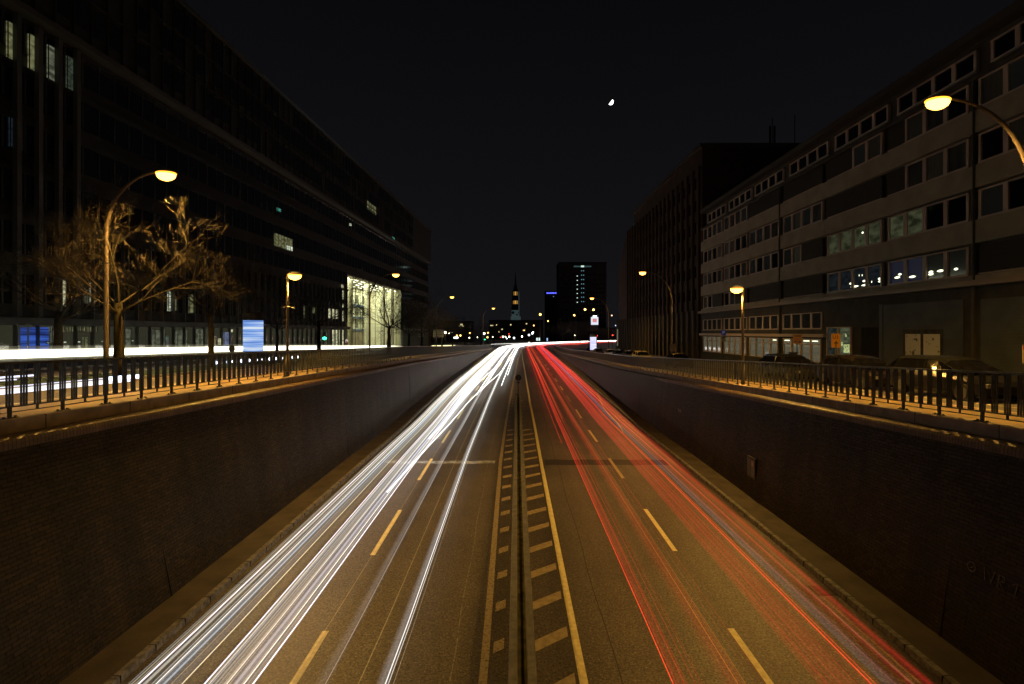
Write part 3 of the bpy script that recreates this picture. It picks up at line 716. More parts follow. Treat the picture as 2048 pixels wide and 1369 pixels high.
for x, h_, y0, y1, w, c in ((-13.0, .62, 0, 13.6, .028, (1.5, 1.6, 2.0)), (-13.05, .54, 0, 13.2, .02, (1.1, 1.2, 1.6)), (-12.9, .30, 0, 16.6, .045, (1.2, 1.15, 1.1)), (-12.8, .24, 0, 16.9, .04, (1.3, 1.3, 1.4)), (-12.9, .38, 6, 17.0, .02, (1.0, 1.0, 1.2)), (-12.9, .35, 16.0, 17.2, .09, (2.4, 2.7, 3.2))):
    poly_trail(m, [(x, lerp(y0, y1, k / 8), zL(lerp(y0, y1, k / 8)) + h_) for k in range(9)], w, c)
tag(m.build('headlight_streak', GLO, recalc=False), 'low bluish white streaks directly behind the left railing', 'light streak', 'long exposure light streaks of passing cars', 'stuff')
m = MB()
for k in range(13):
    y = 21.7 + k * .66; m.lathe([(.005, -.08), (.07, -.03), (.07, .03), (.005, .08)], 8, (-13.0, y, zL(y) + .62))
m.c = [(2.2, 2.5, 3.2)] * len(m.v)
tag(m.build('pulsed_streak', GLO, recalc=False), 'row of pulsed bluish light dots behind the left railing', 'light streak', 'long exposure light streaks of passing cars', 'stuff')
# far: left surface street joins, sweeps right
m = MB()
for k in range(6):
    pts = [(-20 + k * .3, 120, zL(120) + .7), (-18.5 + k * .2, 150, zL(150) + .65), (-16, 185, -4.8), (-13, 212, -4.95)] + [(*cpos(s_ * .25, -9 + k * 1.2), -4.95 + .02 * k) for s_ in range(13, 33)]
    poly_trail(m, pts[3:], .06, [2.2, 2.15, 2.0])
for k in range(3): poly_trail(m, [(-22, 124 + k * .2, zL(124) + .75 + .1 * k), (-21.5, 140, zL(140) + .75 + .1 * k), (-21, 160, zL(160) + .8 + .1 * k)], [.08, .08, .02], [2.2, 1.9, .9])
tag(m.build('headlight_streak', GLO, recalc=False), 'far white streaks sweeping right where the street bends', 'light streak', 'long exposure light streaks of passing cars', 'stuff')
m = MB()
for k in range(5):
    pts = [(*cpos(s_ * .25, 12 + k * 1.6), -4.85 + .03 * k) for s_ in range(6, 33)]
    poly_trail(m, pts, .07, [1.0, .10, .06])
tag(m.build('tail_light_streak', GLO, recalc=False), 'far red streaks sweeping right towards the traffic lights', 'light streak', 'long exposure light streaks of passing cars', 'stuff')

# ------------------------------------------------------------------ buildings
class Fac:
    """boxes in facade coordinates: y along the street, z up, d out towards the street"""
    def __init__(s, x0, k, sgn): s.x0 = x0; s.k = k; s.s = sgn
    def p(s, y, z, d): return (s.x0 + s.k * y + s.s * d, y, z)
    def box(s, mb, y0, y1, z0, z1, d0, d1):
        return mb.hexa([s.p(y0, z0, d0), s.p(y0, z0, d1), s.p(y1, z0, d1), s.p(y1, z0, d0)], [s.p(y0, z1, d0), s.p(y0, z1, d1), s.p(y1, z1, d1), s.p(y1, z1, d0)])

M_lfac = mat('dark_cladding', (.020, .017, .010), .6, noise=.2, nscale=.6)
M_lband = mat('grey_band', (.11, .11, .10), .55, noise=.15, nscale=1)
M_fin = mat('aluminium_fin', (.13, .13, .12), .4, metal=.4)
M_pane = mat('facade_glass', (.010, .011, .012), .06, spec=.9, noise=.4, nscale=.3)
M_gfglass = mat('street_glass', (.012, .013, .012), .05, spec=.9, emit=(.060, .058, .035), estr=.45)  # room glow and street reflections put into the glass as emission

def left_building():
    L = Fac(-36.0, .037, 1); y0, y1 = 17.0, 163.0
    root = empty('office_building', (-36, 90, -4), 0, 'long dark glass office building with a bright tall entrance hall, left side of the street', 'office building')
    inv = Vector((36, -90, 4))
    def B(mb, name, m_, par=None, **k):
        if par is None:
            mb.v = [tuple(Vector(p) + inv) for p in mb.v]
        else: mb.v = [tuple(Vector(p) + inv) for p in mb.v]
        return mb.build(name, m_, par or root, **k)
    b = MB()
    L.box(b, y0, 95.5, -9, 22.3, -18, -.25); L.box(b, 132, y1, -9, 22.3, -18, -.25); L.box(b, 95.5, 132, 10.85, 22.3, -18, -.25); L.box(b, 95.5, 132, -9, 10.85, -18, -9.2)
    B(b, 'body', M_lfac)
    u = MB(); L.box(u, y0, y1, 22.32, 32.1, -18, .75); B(u, 'upper_volume', mat('dark_panels', (.026, .022, .012), .6, noise=.25, nscale=.8))
    e = MB(); L.box(e, y0 - .2, y1 + .2, 21.85, 22.30, -.24, 1.0); L.box(e, y0 - .2, y1 + .2, 32.1, 32.5, -18.2, .95); B(e, 'ledge', mat('ledge_metal', (.10, .09, .06), .4, metal=.3))
    # upper volume: three rows of narrow recessed windows with vertical ribs
    w = MB(); rb = MB(); y = y0 + .8; k = 0; nw = 0
    rr = random.Random(3)
    while y < 140:
        for fz in (23.3, 26.6, 29.4):
            if rr.random() < .72:
                nw += 1
                if nw <= 100:
                    q = MB(); L.box(q, y, y + .95, fz, fz + 2.0, .74, .78); B(q, 'window', M_pane)
                else: L.box(w, y, y + .95, fz, fz + 2.0, .74, .78)
        L.box(rb, y - .3, y - .2, 22.4, 32.0, .75, .87); y += 1.5
    tag(B(w, 'far_windows', M_pane), kind='stuff'); tag(B(rb, 'ribs', M_lfac), kind='stuff')
    for zz in (25.7, 28.9):
        q = MB(); L.box(q, y0, 150, zz, zz + .12, .755, .90); B(q, 'panel_joint', M_lfac)
    # window bands per storey
    z = 1.05; k = 0
    sto = []
    while z < 20:
        sto.append(z); z += 3.5
    for k, z in enumerate(sto):
        g = MB(); segs = [(y0, 95.4), (132.1, y1)] if z < 10 else [(y0, y1)]
        for a, c in segs:
            g = MB(); L.box(g, a, c, z + .9, z + 3.0, -.26, -.10); B(g, 'window_band', M_pane)
            s_ = MB(); L.box(s_, a, c, z + 3.02, z + 3.48, -.26, .02); B(s_, 'slab_edge', M_lfac)
        s2 = MB(); yy = y0 + .75
        while yy < (95 if z < 10 else y1 - 1):
            L.box(s2, yy - .03, yy + .03, z + .9, z + 3.0, -.1, -.03); yy += 1.5
        tag(B(s2, 'mullions', M_fin), kind='stuff')
    f = MB(); gf = MB(); yy = y0
    while yy < 95:
        top = 21.8 if yy < 41 else 7.9
        L.box(f, yy - .05, yy + .05, -6, top, -.09, .20); yy += 1.5
    yy = 133.5
    while yy < y1: L.box(f, yy - .05, yy + .05, -6, 7.9, -.09, .20); yy += 1.5
    tag(B(f, 'fins', M_fin), kind='stuff')
    wc = MB(); yy = y0 + .0
    while yy < 41: L.box(wc, yy - .16, yy + .16, 1.1, 21.8, .0, .34); yy += 1.5
    tag(B(wc, 'broad_fins', mat('grey_cladding', (.085, .080, .072), .6)), kind='stuff')
    for a, c in ((y0, 95.4), (132.1, y1)):
        be = MB(); L.box(be, a, c, .52, 1.02, -.26, .42); B(be, 'street_beam', M_lband)
        g = MB(); L.box(g, a, c, -7.5, .50, -.26, -.10); B(g, 'shop_front_glass', M_gfglass)
    # horizontal vents above the beam
    yy = y0 + .2
    while yy < 95: v = MB(); L.box(v, yy, yy + 1.0, 1.25, 1.62, -.25, -.02); B(v, 'vent', M_dark); yy += 1.5
    # lit windows: (px0, px1, z0, z1, material)
    w1 = lit_room_mat('lit_room_warm', (1.0, .98, .58), .75, dens=1.4); w2 = lit_room_mat('lit_room_dim', (.85, .9, .6), .14, dens=1.8)
    w3 = lit_room_mat('lit_room_green', (.9, 1.0, .75), .9, dens=1.5); w4 = lit_room_mat('lit_ceiling', (.80, .80, .38), .20, dens=1.6)
    def Yof(px): r = -(px - VX) / F; return 36.0 / (r + .037)
    def lw(px0, px1, z0, z1, m_, d=.01):
        a, c = sorted((Yof(px0), Yof(px1))); q = MB(); L.box(q, a, c, z0, z1, -.10, d - .02); o = B(q, 'lit_window', m_)
        n = max(1, round((c - a) / .75)); fr = MB()
        for i in range(n + 1):
            t = a + (c - a) * i / n; L.box(fr, t - .025, t + .025, z0, z1, d - .018, d + .03)
        L.box(fr, a, c, z0 - .05, z0, d - .018, d + .03); L.box(fr, a, c, z1, z1 + .05, d - .018, d + .03)
        fr.v = [tuple(Vector(p) + inv) for p in fr.v]; fr.build('frame', M_fin, o)
    lw(15, 40, 18.4, 21.0, w4, .03); lw(58, 81, 18.4, 21.0, w4, .03); lw(96, 119, 18.4, 21.0, w2, .03); lw(134, 153, 18.4, 21.0, lit_room_mat('lit_room_faint', (.7, .9, .6), .06), .03)
    lw(20, 44, 12.6, 15.0, lit_room_mat('lit_room_blue', (.35, .6, .8), .03), .03)
    lw(112, 117, 2.2, 4.05, w1); lw(121, 132, 1.95, 4.05, w1); lw(172, 177, 2.3, 3.6, w2); lw(182, 191, 2.4, 3.95, w1); lw(337, 342, 2.05, 4.0, w3); lw(345, 353, 2.2, 3.5, w4); lw(379, 391, 2.0, 3.9, w4)
    lw(550, 585, 11.7, 13.4, w4); lw(572, 585, 11.7, 12.3, w3, .04); lw(726, 745, 24.9, 26.6, w4, .80); lw(700, 703, 20.1, 20.5, w3); lw(555, 562, 16.6, 17.0, lit_room_mat('lit_teal', (.2, .9, .7), .35)); lw(777, 781, 22.0, 22.5, lit_room_mat('lit_teal', (.2, .9, .7), .35), 1.03)
    lw(656, 661, 2.4, 4.0, w1); lw(664, 669, 2.4, 4.0, w1); lw(671, 677, 2.4, 4.0, w1); lw(684, 687, 2.0, 5.2, w1); lw(684, 687, 6.0, 8.6, w1); lw(604, 610, 2.3, 4.0, w4); lw(626, 630, 3.0, 3.9, w4)
    lw(664, 670, -2.3, .4, w1); lw(671, 679, -2.3, .4, w1); lw(684, 687, -2.3, .4, w1); lw(648, 656, -2.0, .2, w4); lw(496, 503, -.2, .0, w3)
    for px in (100, 124, 132, 142, 158, 166, 178, 190): lw(px, px + 5, .05, .4, w4)
    for px in (92, 126, 152, 184, 206, 246, 262): lw(px, px + random.Random(px).uniform(4, 9), -.78, -.72, w3)
    lw(104, 112, -1.9, .3, w2); lw(118, 123, -1.7, .2, w4); lw(168, 176, -1.6, -.4, w4); lw(418, 432, -1.4, -.6, lit_room_mat('lit_shop', (1, .75, .4), .25)); lw(438, 446, -1.4, -.7, w1); lw(448, 458, -1.5, .0, lit_room_mat('lit_poster', (.5, .6, 1), .25)); lw(458, 466, .0, .3, w1); lw(250, 262, -1.5, .3, w2); lw(300, 330, -1.7, .2, w2); lw(345, 375, -1.7, .2, w2); lw(389, 410, -1.7, .3, w2)
    # blue reflection in the shop front glass, painted as glowing panels
    m_ = bpy.data.materials.new('blue_reflection'); m_.use_nodes = True; N = m_.node_tree.nodes; K = m_.node_tree.links; N.remove(N['Principled BSDF'])
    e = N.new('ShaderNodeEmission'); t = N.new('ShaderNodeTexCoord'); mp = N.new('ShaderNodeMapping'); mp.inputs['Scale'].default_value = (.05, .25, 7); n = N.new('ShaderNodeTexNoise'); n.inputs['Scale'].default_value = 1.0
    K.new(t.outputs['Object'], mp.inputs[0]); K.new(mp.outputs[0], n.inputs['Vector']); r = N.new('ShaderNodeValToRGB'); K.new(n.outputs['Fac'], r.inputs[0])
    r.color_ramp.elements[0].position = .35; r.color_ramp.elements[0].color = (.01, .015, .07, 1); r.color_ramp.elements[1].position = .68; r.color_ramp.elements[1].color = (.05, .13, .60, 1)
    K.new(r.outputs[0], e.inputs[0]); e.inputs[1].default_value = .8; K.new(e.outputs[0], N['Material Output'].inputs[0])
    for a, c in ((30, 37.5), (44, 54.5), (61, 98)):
        q = MB(); A, C = sorted((Yof(a), Yof(c))); L.box(q, A, C, -1.6, .35, -.10, -.01); B(q, 'blue_reflection', m_)
    # entrance hall
    cream = mat('cream_wall', (.62, .60, .42), .8, noise=.08, nscale=.5)
    a = MB(); L.box(a, 95.5, 132, .2, 10.85, -9.2, -9.0); L.box(a, 95.5, 95.7, -7, 10.84, -9.0, -.25); L.box(a, 131.8, 132, -7, 10.84, -9.0, -.25); B(a, 'hall_wall', cream)
    a = MB(); L.box(a, 95.7, 131.8, -7, .2, -9.2, -8.4); B(a, 'hall_lobby', mat('lobby_wall', (.22, .18, .12), .5, noise=.4, nscale=.6))
    a = MB(); L.box(a, 95.7, 131.8, 10.6, 10.84, -9.0, -.25); B(a, 'hall_ceiling', cream)
    a = MB(); L.box(a, 95.7, 131.8, -4.4, -4.2, -9, -.25); B(a, 'hall_floor', mat('hall_floor', (.3, .28, .22), .4))
    for zz in (.35, 3.35, 6.25):
        q = MB(); L.box(q, 95.7, 131.8, zz, zz + .42, -9.0, -8.3); B(q, 'floor_edge', mat('blue_floor_edge', (.06, .10, .17), .5))
    for zz in (1.1, 4.1, 7.1):
        for yy in (104.0, 112.5, 118.0, 124.0, 128.6):
            q = MB(); L.box(q, yy, yy + 2.5 if yy < 123 else yy + 1.8, zz, zz + 2.0, -9.0, -8.94); B(q, 'inner_window', mat('inner_window', (.05, .06, .05), .2))
        for yy in (98.6, 101.4, 107.6, 110.6, 116.2, 121.3, 127.0):
            q = MB(); L.box(q, yy, yy + .06, zz - .3, zz + 2.2, -9.0, -8.9); B(q, 'wall_joint', mat('joint_black', (.02, .018, .015), .9))
    for yy in (100.4, 110.6, 121.2, 128.2):
        q = MB(); x, y_, _ = L.p(yy, 0, -1.6); q.lathe([(.62, -4.4), (.62, 10.6)], 18, (x, y_, 0)); B(q, 'column', cream, smooth=False)
    for d in (-1.6, -3.4, -5.4, -7.4):
        for yy in range(97, 131, 4):
            q = MB(); L.box(q, yy + (d * 1.3) % 2, yy + 1.9 + (d * 1.3) % 2, 10.48, 10.57, d - .13, d + .13); B(q, 'ceiling_light', emis('hall_tube', (1, 1, .72), 5.0))
    q = MB()
    for yy in (99.5, 103.5, 107.5, 111.5, 115.5, 119.5, 123.5, 127.5): L.box(q, yy - .03, yy + .03, -4.3, 10.84, -.24, -.14)
    for zz in (1.8, 4.9, 7.9): L.box(q, 95.6, 131.9, zz - .03, zz + .03, -.22, -.16)
    B(q, 'hall_mullions', mat('mullion_dark', (.10, .09, .07), .4, metal=.4))
    q = MB(); L.box(q, 113.2, 119.4, -4.2, -.2, -8.38, -8.2); B(q, 'revolving_door', emis('door_light', (1, 1, .85), .55))
    q = MB()
    for yy in (113.2, 114.6, 116.0, 117.6, 119.3): L.box(q, yy, yy + .14, -4.2, -.1, -8.19, -8.0)
    B(q, 'door_frame', M_dark)
    al = bpy.data.lights.new('hall_light', 'AREA'); al.shape = 'RECTANGLE'; al.size = 7; al.size_y = 34; al.energy = 5200; al.color = (.97, 1, .70)
    ao = bpy.data.objects.new('hall_light', al); COL.objects.link(ao); x, y_, z_ = L.p(113.7, 10.4, -4.6); ao.location = Vector((x, y_, z_)) + inv; ao.parent = root
    return root
left_building()

M_beige = mat('beige_render', (.28, .245, .175), .8, noise=.14, nscale=.7, bump=.1)
M_brown = mat('brown_panel', (.055, .045, .032), .7, noise=.25, nscale=1.5)
M_frame = mat('window_frame', (.46, .37, .29), .6)
M_wallg = mat('ground_floor_wall', (.036, .035, .028), .8, noise=.3, nscale=1)
def shutter_mat():
    if 'ribbed_shutter' in _m: return _m['ribbed_shutter']
    m = mat('ribbed_shutter', (.060, .068, .068), .55, noise=.2, nscale=.8); N = m.node_tree.nodes; K = m.node_tree.links
    wv = N.new('ShaderNodeTexWave'); wv.bands_direction = 'Z'; wv.inputs['Scale'].default_value = 4; t = N.new('ShaderNodeTexCoord'); K.new(t.outputs['Object'], wv.inputs['Vector'])
    bp = N.new('ShaderNodeBump'); bp.inputs['Strength'].default_value = .5; bp.inputs['Distance'].default_value = .02; K.new(wv.outputs['Fac'], bp.inputs['Height']); K.new(bp.outputs[0], N['Principled BSDF'].inputs['Normal'])
    return m

def right_building():
    L = Fac(27.4, -.0127, -1); y0, y1 = 8.0, 75.7
    root = empty('office_block', (27, 42, -4), 0, 'office block with beige bands and rows of framed windows along the right street', 'office building')
    inv = Vector((-27, -42, 4))
    def B(mb, name, m_, par=None, **k):
        mb.v = [tuple(Vector(p) + inv) for p in mb.v]; return mb.build(name, m_, par or root, **k)
    b = MB(); L.box(b, y0, y1, -7, 15.3, -14, -.30); B(b, 'body', M_brown)
    t = MB(); L.box(t, y0, y1, 15.32, 17.6, -14, -.75); B(t, 'top_floor', M_brown)
    t = MB(); L.box(t, y0, y1 + .3, 17.6, 18.1, -14.3, .1); B(t, 'roof', mat('roof_edge', (.05, .045, .035), .6))
    t = MB(); L.box(t, y0, y1 + .1, 15.05, 15.30, -.75, .1); B(t, 'terrace_edge', M_brown)
    for k in range(4):
        s = 3.47 + 3.28 * k
        sp_ = MB(); yy = y0
        zlo = s - 1.42 if k else 3.10
        for a, c in ((y0, 23.2), (23.23, 45.42), (45.45, 53.0), (53.35, 75.7)): L.box(sp_, a, c, zlo, s - .06, -.3, .06)
        B(sp_, 'spandrel', M_beige)
    cn = MB(); L.box(cn, y0, y1 + .2, 2.76, 3.09, -.3, .45); B(cn, 'canopy', mat('canopy_metal', (.24, .18, .12), .5))
    pl = MB()
    for yy in (30.7, 53.17):
        L.box(pl, yy - .16, yy + .16, -6, 15.0, -.3, .0)
    B(pl, 'pilaster', M_brown)
    dp = MB()
    for yy in (30.55, 53.1): x, y_, _ = L.p(yy, 0, .1); dp.lathe([(.06, -4), (.06, 15)], 8, (x, y_, 0))
    B(dp, 'downpipe', M_steel)
    groups = [16.2, 23.6, 31.0, 38.35, 45.8, 53.4, 60.75, 68.2]; gw = 6.75
    pat = {0: 'wswwssh2', 1: 'wwww2www', 2: 'ww3swwww', 3: 'ww32sswww'}
    m_curt = lit_room_mat('curtain_lit', (.50, .56, .28), .08, dens=1.0); m_room = lit_room_mat('desk_lamp_room', (.06, .075, .085), .16, dens=1.2); m_blue = mat('blue_blind', (.02, .025, .07), .4, emit=(.02, .03, .12), estr=.10)
    m_pl = mat('office_pane', (.035, .042, .045), .10, spec=.8, emit=(.03, .034, .03), estr=.05)
    m_pl2 = mat('net_curtain_pane', (.075, .080, .070), .35, spec=.6, noise=.25, nscale=3, stretch=(1, 3, .3)); m_pl3 = mat('blind_pane', (.050, .052, .045), .25, spec=.7, noise=.3, nscale=2, stretch=(1, 1, .2))
    def win(a, s, n, wd, h, d, panes=None, name='window'):
        """one framed strip of n lights starting at y=a (near end)"""
        fr = MB(); w = wd / n; m1 = .13
        L.box(fr, a, a + wd, s - .05, s + .07, d - .2, d + .03); L.box(fr, a, a + wd, s + h - .08, s + h, d - .2, d + .02)
        for i in range(n + 1):
            t_ = a + w * i; hw = .15 if 0 < i < n else .09
            t_ = min(max(t_, a + hw), a + wd - hw); L.box(fr, t_ - hw, t_ + hw, s + .07, s + h - .08, d - .2, d)
        o = B(fr, name, M_frame)
        for i in range(n):
            q = MB(); L.box(q, a + w * i + .15, a + w * (i + 1) - .15, s + .07, s + h - .08, d - .19, d - .10)
            mm = panes[i] if panes else m_pl
            q.v = [tuple(Vector(p) + inv) for p in q.v]; q.build('pane', mm, o)
        return o
    rr = random.Random(7)
    for k in range(4):
        s = 3.47 + 3.28 * k; p = pat[k]
        for gi, a in enumerate(groups):
            c = p[gi]; n = 4
            if c == 'w': pn = None; na = 4
            elif c in '23': na = int(c); pn = None
            elif c == 'h': na = 2
            else: na = 0
            panes = [rr.choice((m_pl, m_pl, m_pl2, m_pl3, M_glass)) for _ in range(4)]
            if k == 0 and gi == 2: panes = [m_pl, m_pl, m_blue, m_blue]
            if k == 0 and gi == 3: panes = [m_room] * 4
            if k == 1 and gi == 3: panes = [m_curt] * 4
            if k == 1 and gi == 2: panes = [M_glass, M_glass, m_curt, m_curt]
            if na == 4: win(a, s, 4, gw, 1.70, 0, panes)
            elif na: win(a + gw - na * gw / 4 if gi > 3 else a, s, na, na * gw / 4, 1.70, 0, panes[:na])
            if na < 4:
                q = MB(); aa, cc = (a, a + gw - na * gw / 4) if gi > 3 else (a + na * gw / 4, a + gw)
                L.box(q, aa + .02, cc - .02, s + .08, s + 1.68, -.29, -.04); o = B(q, 'lowered_blind', mat('dark_blind', (.022, .018, .010), .8, noise=.2, nscale=2))
                q = MB(); L.box(q, aa + .02, cc - .02, s - .02, s + .04, -.2, .03); q.v = [tuple(Vector(p_) + inv) for p_ in q.v]; q.build('sill', M_frame, o)
    for gi, a in enumerate(groups): win(a + .1, 15.9, 4, gw - .3, 1.25, -.55, [M_glass] * 4)
    # first floor rooms: desk lamps and painted reflections, both as glowing discs
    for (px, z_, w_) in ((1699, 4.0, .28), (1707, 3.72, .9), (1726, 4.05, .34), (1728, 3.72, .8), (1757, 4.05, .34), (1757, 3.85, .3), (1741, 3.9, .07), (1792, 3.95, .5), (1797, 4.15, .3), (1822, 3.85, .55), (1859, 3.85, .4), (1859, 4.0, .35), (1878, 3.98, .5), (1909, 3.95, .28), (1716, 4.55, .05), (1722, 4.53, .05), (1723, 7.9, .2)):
        r_ = (px - VX) / F; yy = 27.4 / (r_ + .0127); q = MB(); q.prism([(w_ / 2 * math.cos(t * .393) * (1 + .25 * math.sin(3 * t)), .075 * math.sin(t * .393)) for t in range(16)], -.10, -.085, lambda a, c, d: L.p(yy + a, z_ + c, d)); B(q, 'lamp_and_glint', emis('lamp_and_glint', (1, 1, .66), 2.2 if w_ < .6 else .35))
    # mezzanine and shop fronts of the far half
    sh = MB(); L.box(sh, 45.1, 75.7, -.45, -.16, -.3, .35); B(sh, 'shop_header', M_frame)
    gw_ = MB(); L.box(gw_, y0, y1, -7, 2.74, -.3, -.06); B(gw_, 'ground_floor_wall', M_wallg)
    m_shop = mat('shop_glass', (.05, .05, .045), .06, spec=1.0, emit=(.16, .15, .10), estr=.45)
    for a in groups[4:]:
        win(a, .32, 4, gw, 1.5, .04, [m_pl] * 4)
        win(a + .1, -2.75, 4, gw - .2, 2.15, .06, [m_shop] * 4, 'shop_window')
        q = MB(); L.box(q, a + .2, a + gw - .2, -1.18, -1.10, -.03, .075); B(q, 'transom', M_frame)
    for (px, w_) in ((1573, 1.0), (1576, .5), (1617, 1.2), (1610, .6), (1628, .9), (1632, .5), (1549, .8)):
        r_ = (px - VX) / F; yy = 27.4 / (r_ + .0127); q = MB(); L.box(q, yy - w_ / 2, yy + w_ / 2, -.86 + .0 * w_, -.78, -.03, -.02); B(q, 'shop_light', emis('lamp_and_glint', (1, 1, .66), 2.2))
    # near half: picture window, doorway, shutters, weathered doors
    win(41.8, -2.0, 2, 3.35, 2.45, .05, [lit_room_mat('shop_display', (.40, .45, .25), .20, dens=2.2), lit_room_mat('shop_display2', (.20, .24, .20), .12, dens=2.0)], 'shop_window')
    for (yy, zz, w_, h_) in ((42.6, -.25, .16, .28), (42.5, -1.25, .8, .5), (43.1, -1.0, .25, .35), (44.5, -1.2, .15, .25), (42.4, -1.6, 1.0, .22)):
        q = MB(); L.box(q, yy - w_ / 2, yy + w_ / 2, zz - h_ / 2, zz + h_ / 2, -.05, -.045); B(q, 'display_item', lit_room_mat('display_item', (.75, .85, .35), .7, dens=6))
    q = MB(); L.box(q, 38.75, 40.7, -7, .38, -.3, -.05); B(q, 'doorway', mat('door_void', (.006, .005, .004), .9))
    q = MB(); L.box(q, 31.4, 38.2, -7, 2.02, -.3, .0); L.box(q, 38.25, 38.6, -7, 2.1, -.3, .03); B(q, 'roller_shutter', shutter_mat())
    q = MB(); L.box(q, 9, 30.2, -7, 1.95, -.3, .0); B(q, 'roller_shutter', shutter_mat())
    dm = mat('weathered_door', (.74, .72, .62), .8, col2=(.10, .09, .06), nscale=3.2, thr=(.60, .66))
    q = MB(); L.box(q, 32.85, 36.2, -7, .18, -.3, .03); B(q, 'door_surround', mat('door_surround', (.045, .040, .025), .8, noise=.5, nscale=3))
    for a, c in ((33.05, 34.35), (34.65, 35.95)):
        q = MB(); L.box(q, a, c, -3.0, -.12, -.2, .07); B(q, 'weathered_door', dm)
    return root
right_building()

def antenna(x, y, z, h, label, panel=False):
    r = empty('roof_antenna', (x, y, z), 0, label, 'antenna', 'roof antennas')
    MB().tube([(0, 0, 0), (0, 0, h)], .07, 6).build('mast', M_dark, r)
    if panel:
        for dx in (-.35, .35): MB().box(dx - .12, dx + .12, -.1, .1, h * .35, h * .8).build('panel', M_dark, r)
M_b2 = brick_mat('brown_brick', (.055, .03, .014), (.09, .048, .02), (.04, .03, .02), rough=.8, spark=.05, bw=.5, rh=.16, spec=.2)
def brick_building():
    L = Fac(27.4, -.0127, -1)
    root = empty('brick_building', (27, 100, -4), 0, 'tall brown brick building with narrow piers between the office block and the far tower', 'building')
    inv = Vector((-27, -100, 4))
    def B(mb, name, m_, **k): mb.v = [tuple(Vector(p) + inv) for p in mb.v]; return mb.build(name, m_, root, **k)
    mm = mat('brown_brickwork', (.040, .022, .010), .85, noise=.3, nscale=.7, bump=.3, bscale=6)
    b = MB(); L.box(b, 76.3, 120, -7, 27.6, -20, -.35); L.box(b, 120, 128, -7, 25.0, -20, -.35); B(b, 'body', mm)
    b = MB(); L.box(b, 128, 138.3, -7, 16.0, -20, -.35)
    b.hexa([L.p(128, 16, -20), L.p(128, 16, -.35), L.p(138.3, 16, -.35), L.p(138.3, 16, -20)], [L.p(128, 25, -20), L.p(128, 25, -.35), L.p(133, 21.5, -.35), L.p(133, 21.5, -20)]); B(b, 'end_wing', mm)
    b = MB(); L.box(b, 76.2, 120.2, 27.6, 28.2, -20.2, .05); B(b, 'roof_edge', M_brown)
    y = 77.0
    while y < 128: p = MB(); L.box(p, y, y + .8, -6, 25, -.35, .0); B(p, 'pier', mm); y += 2.6
    y = 77.2
    while y < 137: p = MB(); L.box(p, y + .9, y + 1.35, -6, 3.3, -.35, .35); B(p, 'arcade_column', mat('arcade_stone', (.085, .070, .050), .8)); y += 2.6
    for k in range(6):
        y = 78.2; z = 5.0 + 3.4 * k
        while y < 118: w = MB(); L.box(w, y, y + 1.2, z, z + 1.7, -.36, -.30); B(w, 'window', M_pane); y += 2.6
    q = MB(); L.box(q, 96.0, 97.6, .6, 2.9, -.34, -.1); B(q, 'lit_window', lit_room_mat('lit_yellow', (.75, .8, .3), .45))
    q = MB(); L.box(q, 97.9, 100.6, .6, 2.9, -.34, -.1); B(q, 'dim_window', lit_room_mat('lit_room_faint', (.7, .9, .6), .06))
    q = MB(); L.box(q, 136.8, 138.0, -3.6, .8, -.33, .2); B(q, 'lit_column', mat('arcade_lit', (.5, .45, .35), .8, emit=(.9, .85, .6), estr=.10))  # lit look put into this column's colour and emission
brick_building()
antenna(40.0, 82, 28, 6.3, 'roof mast with two box panels above the brick building', True)
antenna(43.6, 82, 28, 6.8, 'plain thin roof mast right of the one with box panels')

# ------------------------------------------------------------------ far town
def block(name, label, x0, x1, y, dep, z1, m_, cat='building', group=None):
    r = empty(name, ((x0 + x1) / 2, y, -6), 0, label, cat, group)
    hw = (x1 - x0) / 2
    b = MB(); b.box(-hw, hw, 0, dep, 0, z1 + 6); b.build('wall', m_, r)
    b = MB(); b.box(-hw - .3, hw + .3, -.3, dep + .3, z1 + 6, z1 + 6.6); b.build('roof', mat('far_roof', (.03, .028, .025), .9), r)
    return r
M_far = mat('far_wall', (.07, .065, .055), .9, noise=.2, nscale=.2)
M_tower = mat('tower_wall', (.030, .028, .024), .9)
def cells(r, m_, items, y=-.12, name='lit_window'):
    for (x, z, w, h) in items:
        MB().box(x - w / 2, x + w / 2, y, 0.0 - .005, z - h / 2, z + h / 2).build(name, m_, r)
tw = block('office_tower', 'tall dark office tower with a column of small lit windows', 26.9, 62.3, 380, 25, 51.5, M_tower, 'tower')
def T(px, py, Y, r): p = at(px, py, Y); return p.x - r.location.x, p.z - r.location.z
cool = emis('cool_window', (.75, 1, .85), .9); teal = emis('teal_window', (.35, .8, .9), .35)
it = []
for k in range(7): x, z = T(1154.5, 552.6 + 8.75 * k, 380, tw); it.append((x, z, .8, .6))
cells(tw, cool, it)
it = []
for k in range(8):
    for px in (1163.2, 1167.2): x, z = T(px, 542 + 8.8 * k, 380, tw); it.append((x, z, .6, .7))
cells(tw, teal, it); x, z = T(1165, 533.2, 380, tw); cells(tw, cool, [(x, z, 2.3, 1.2)]); x, z = T(1165, 533.4, 380, tw); cells(tw, emis('faint_window', (.4, .8, .8), .08), [(x, z, 13, 1.0)], y=-.08)
w = MB()
for k in range(13):
    for j in range(14):
        w.box(-16.5 + j * 2.4, -15.0 + j * 2.4, -.05, 0, 8 + k * 3.3, 9.7 + k * 3.3)
tag(w.build('dark_windows', M_pane, tw), kind='stuff')
t2 = block('office_tower', 'lower dark tower with a blue lit sign on its roof edge', 19.0, 30.2, 420, 20, 33.2, M_tower, 'tower')
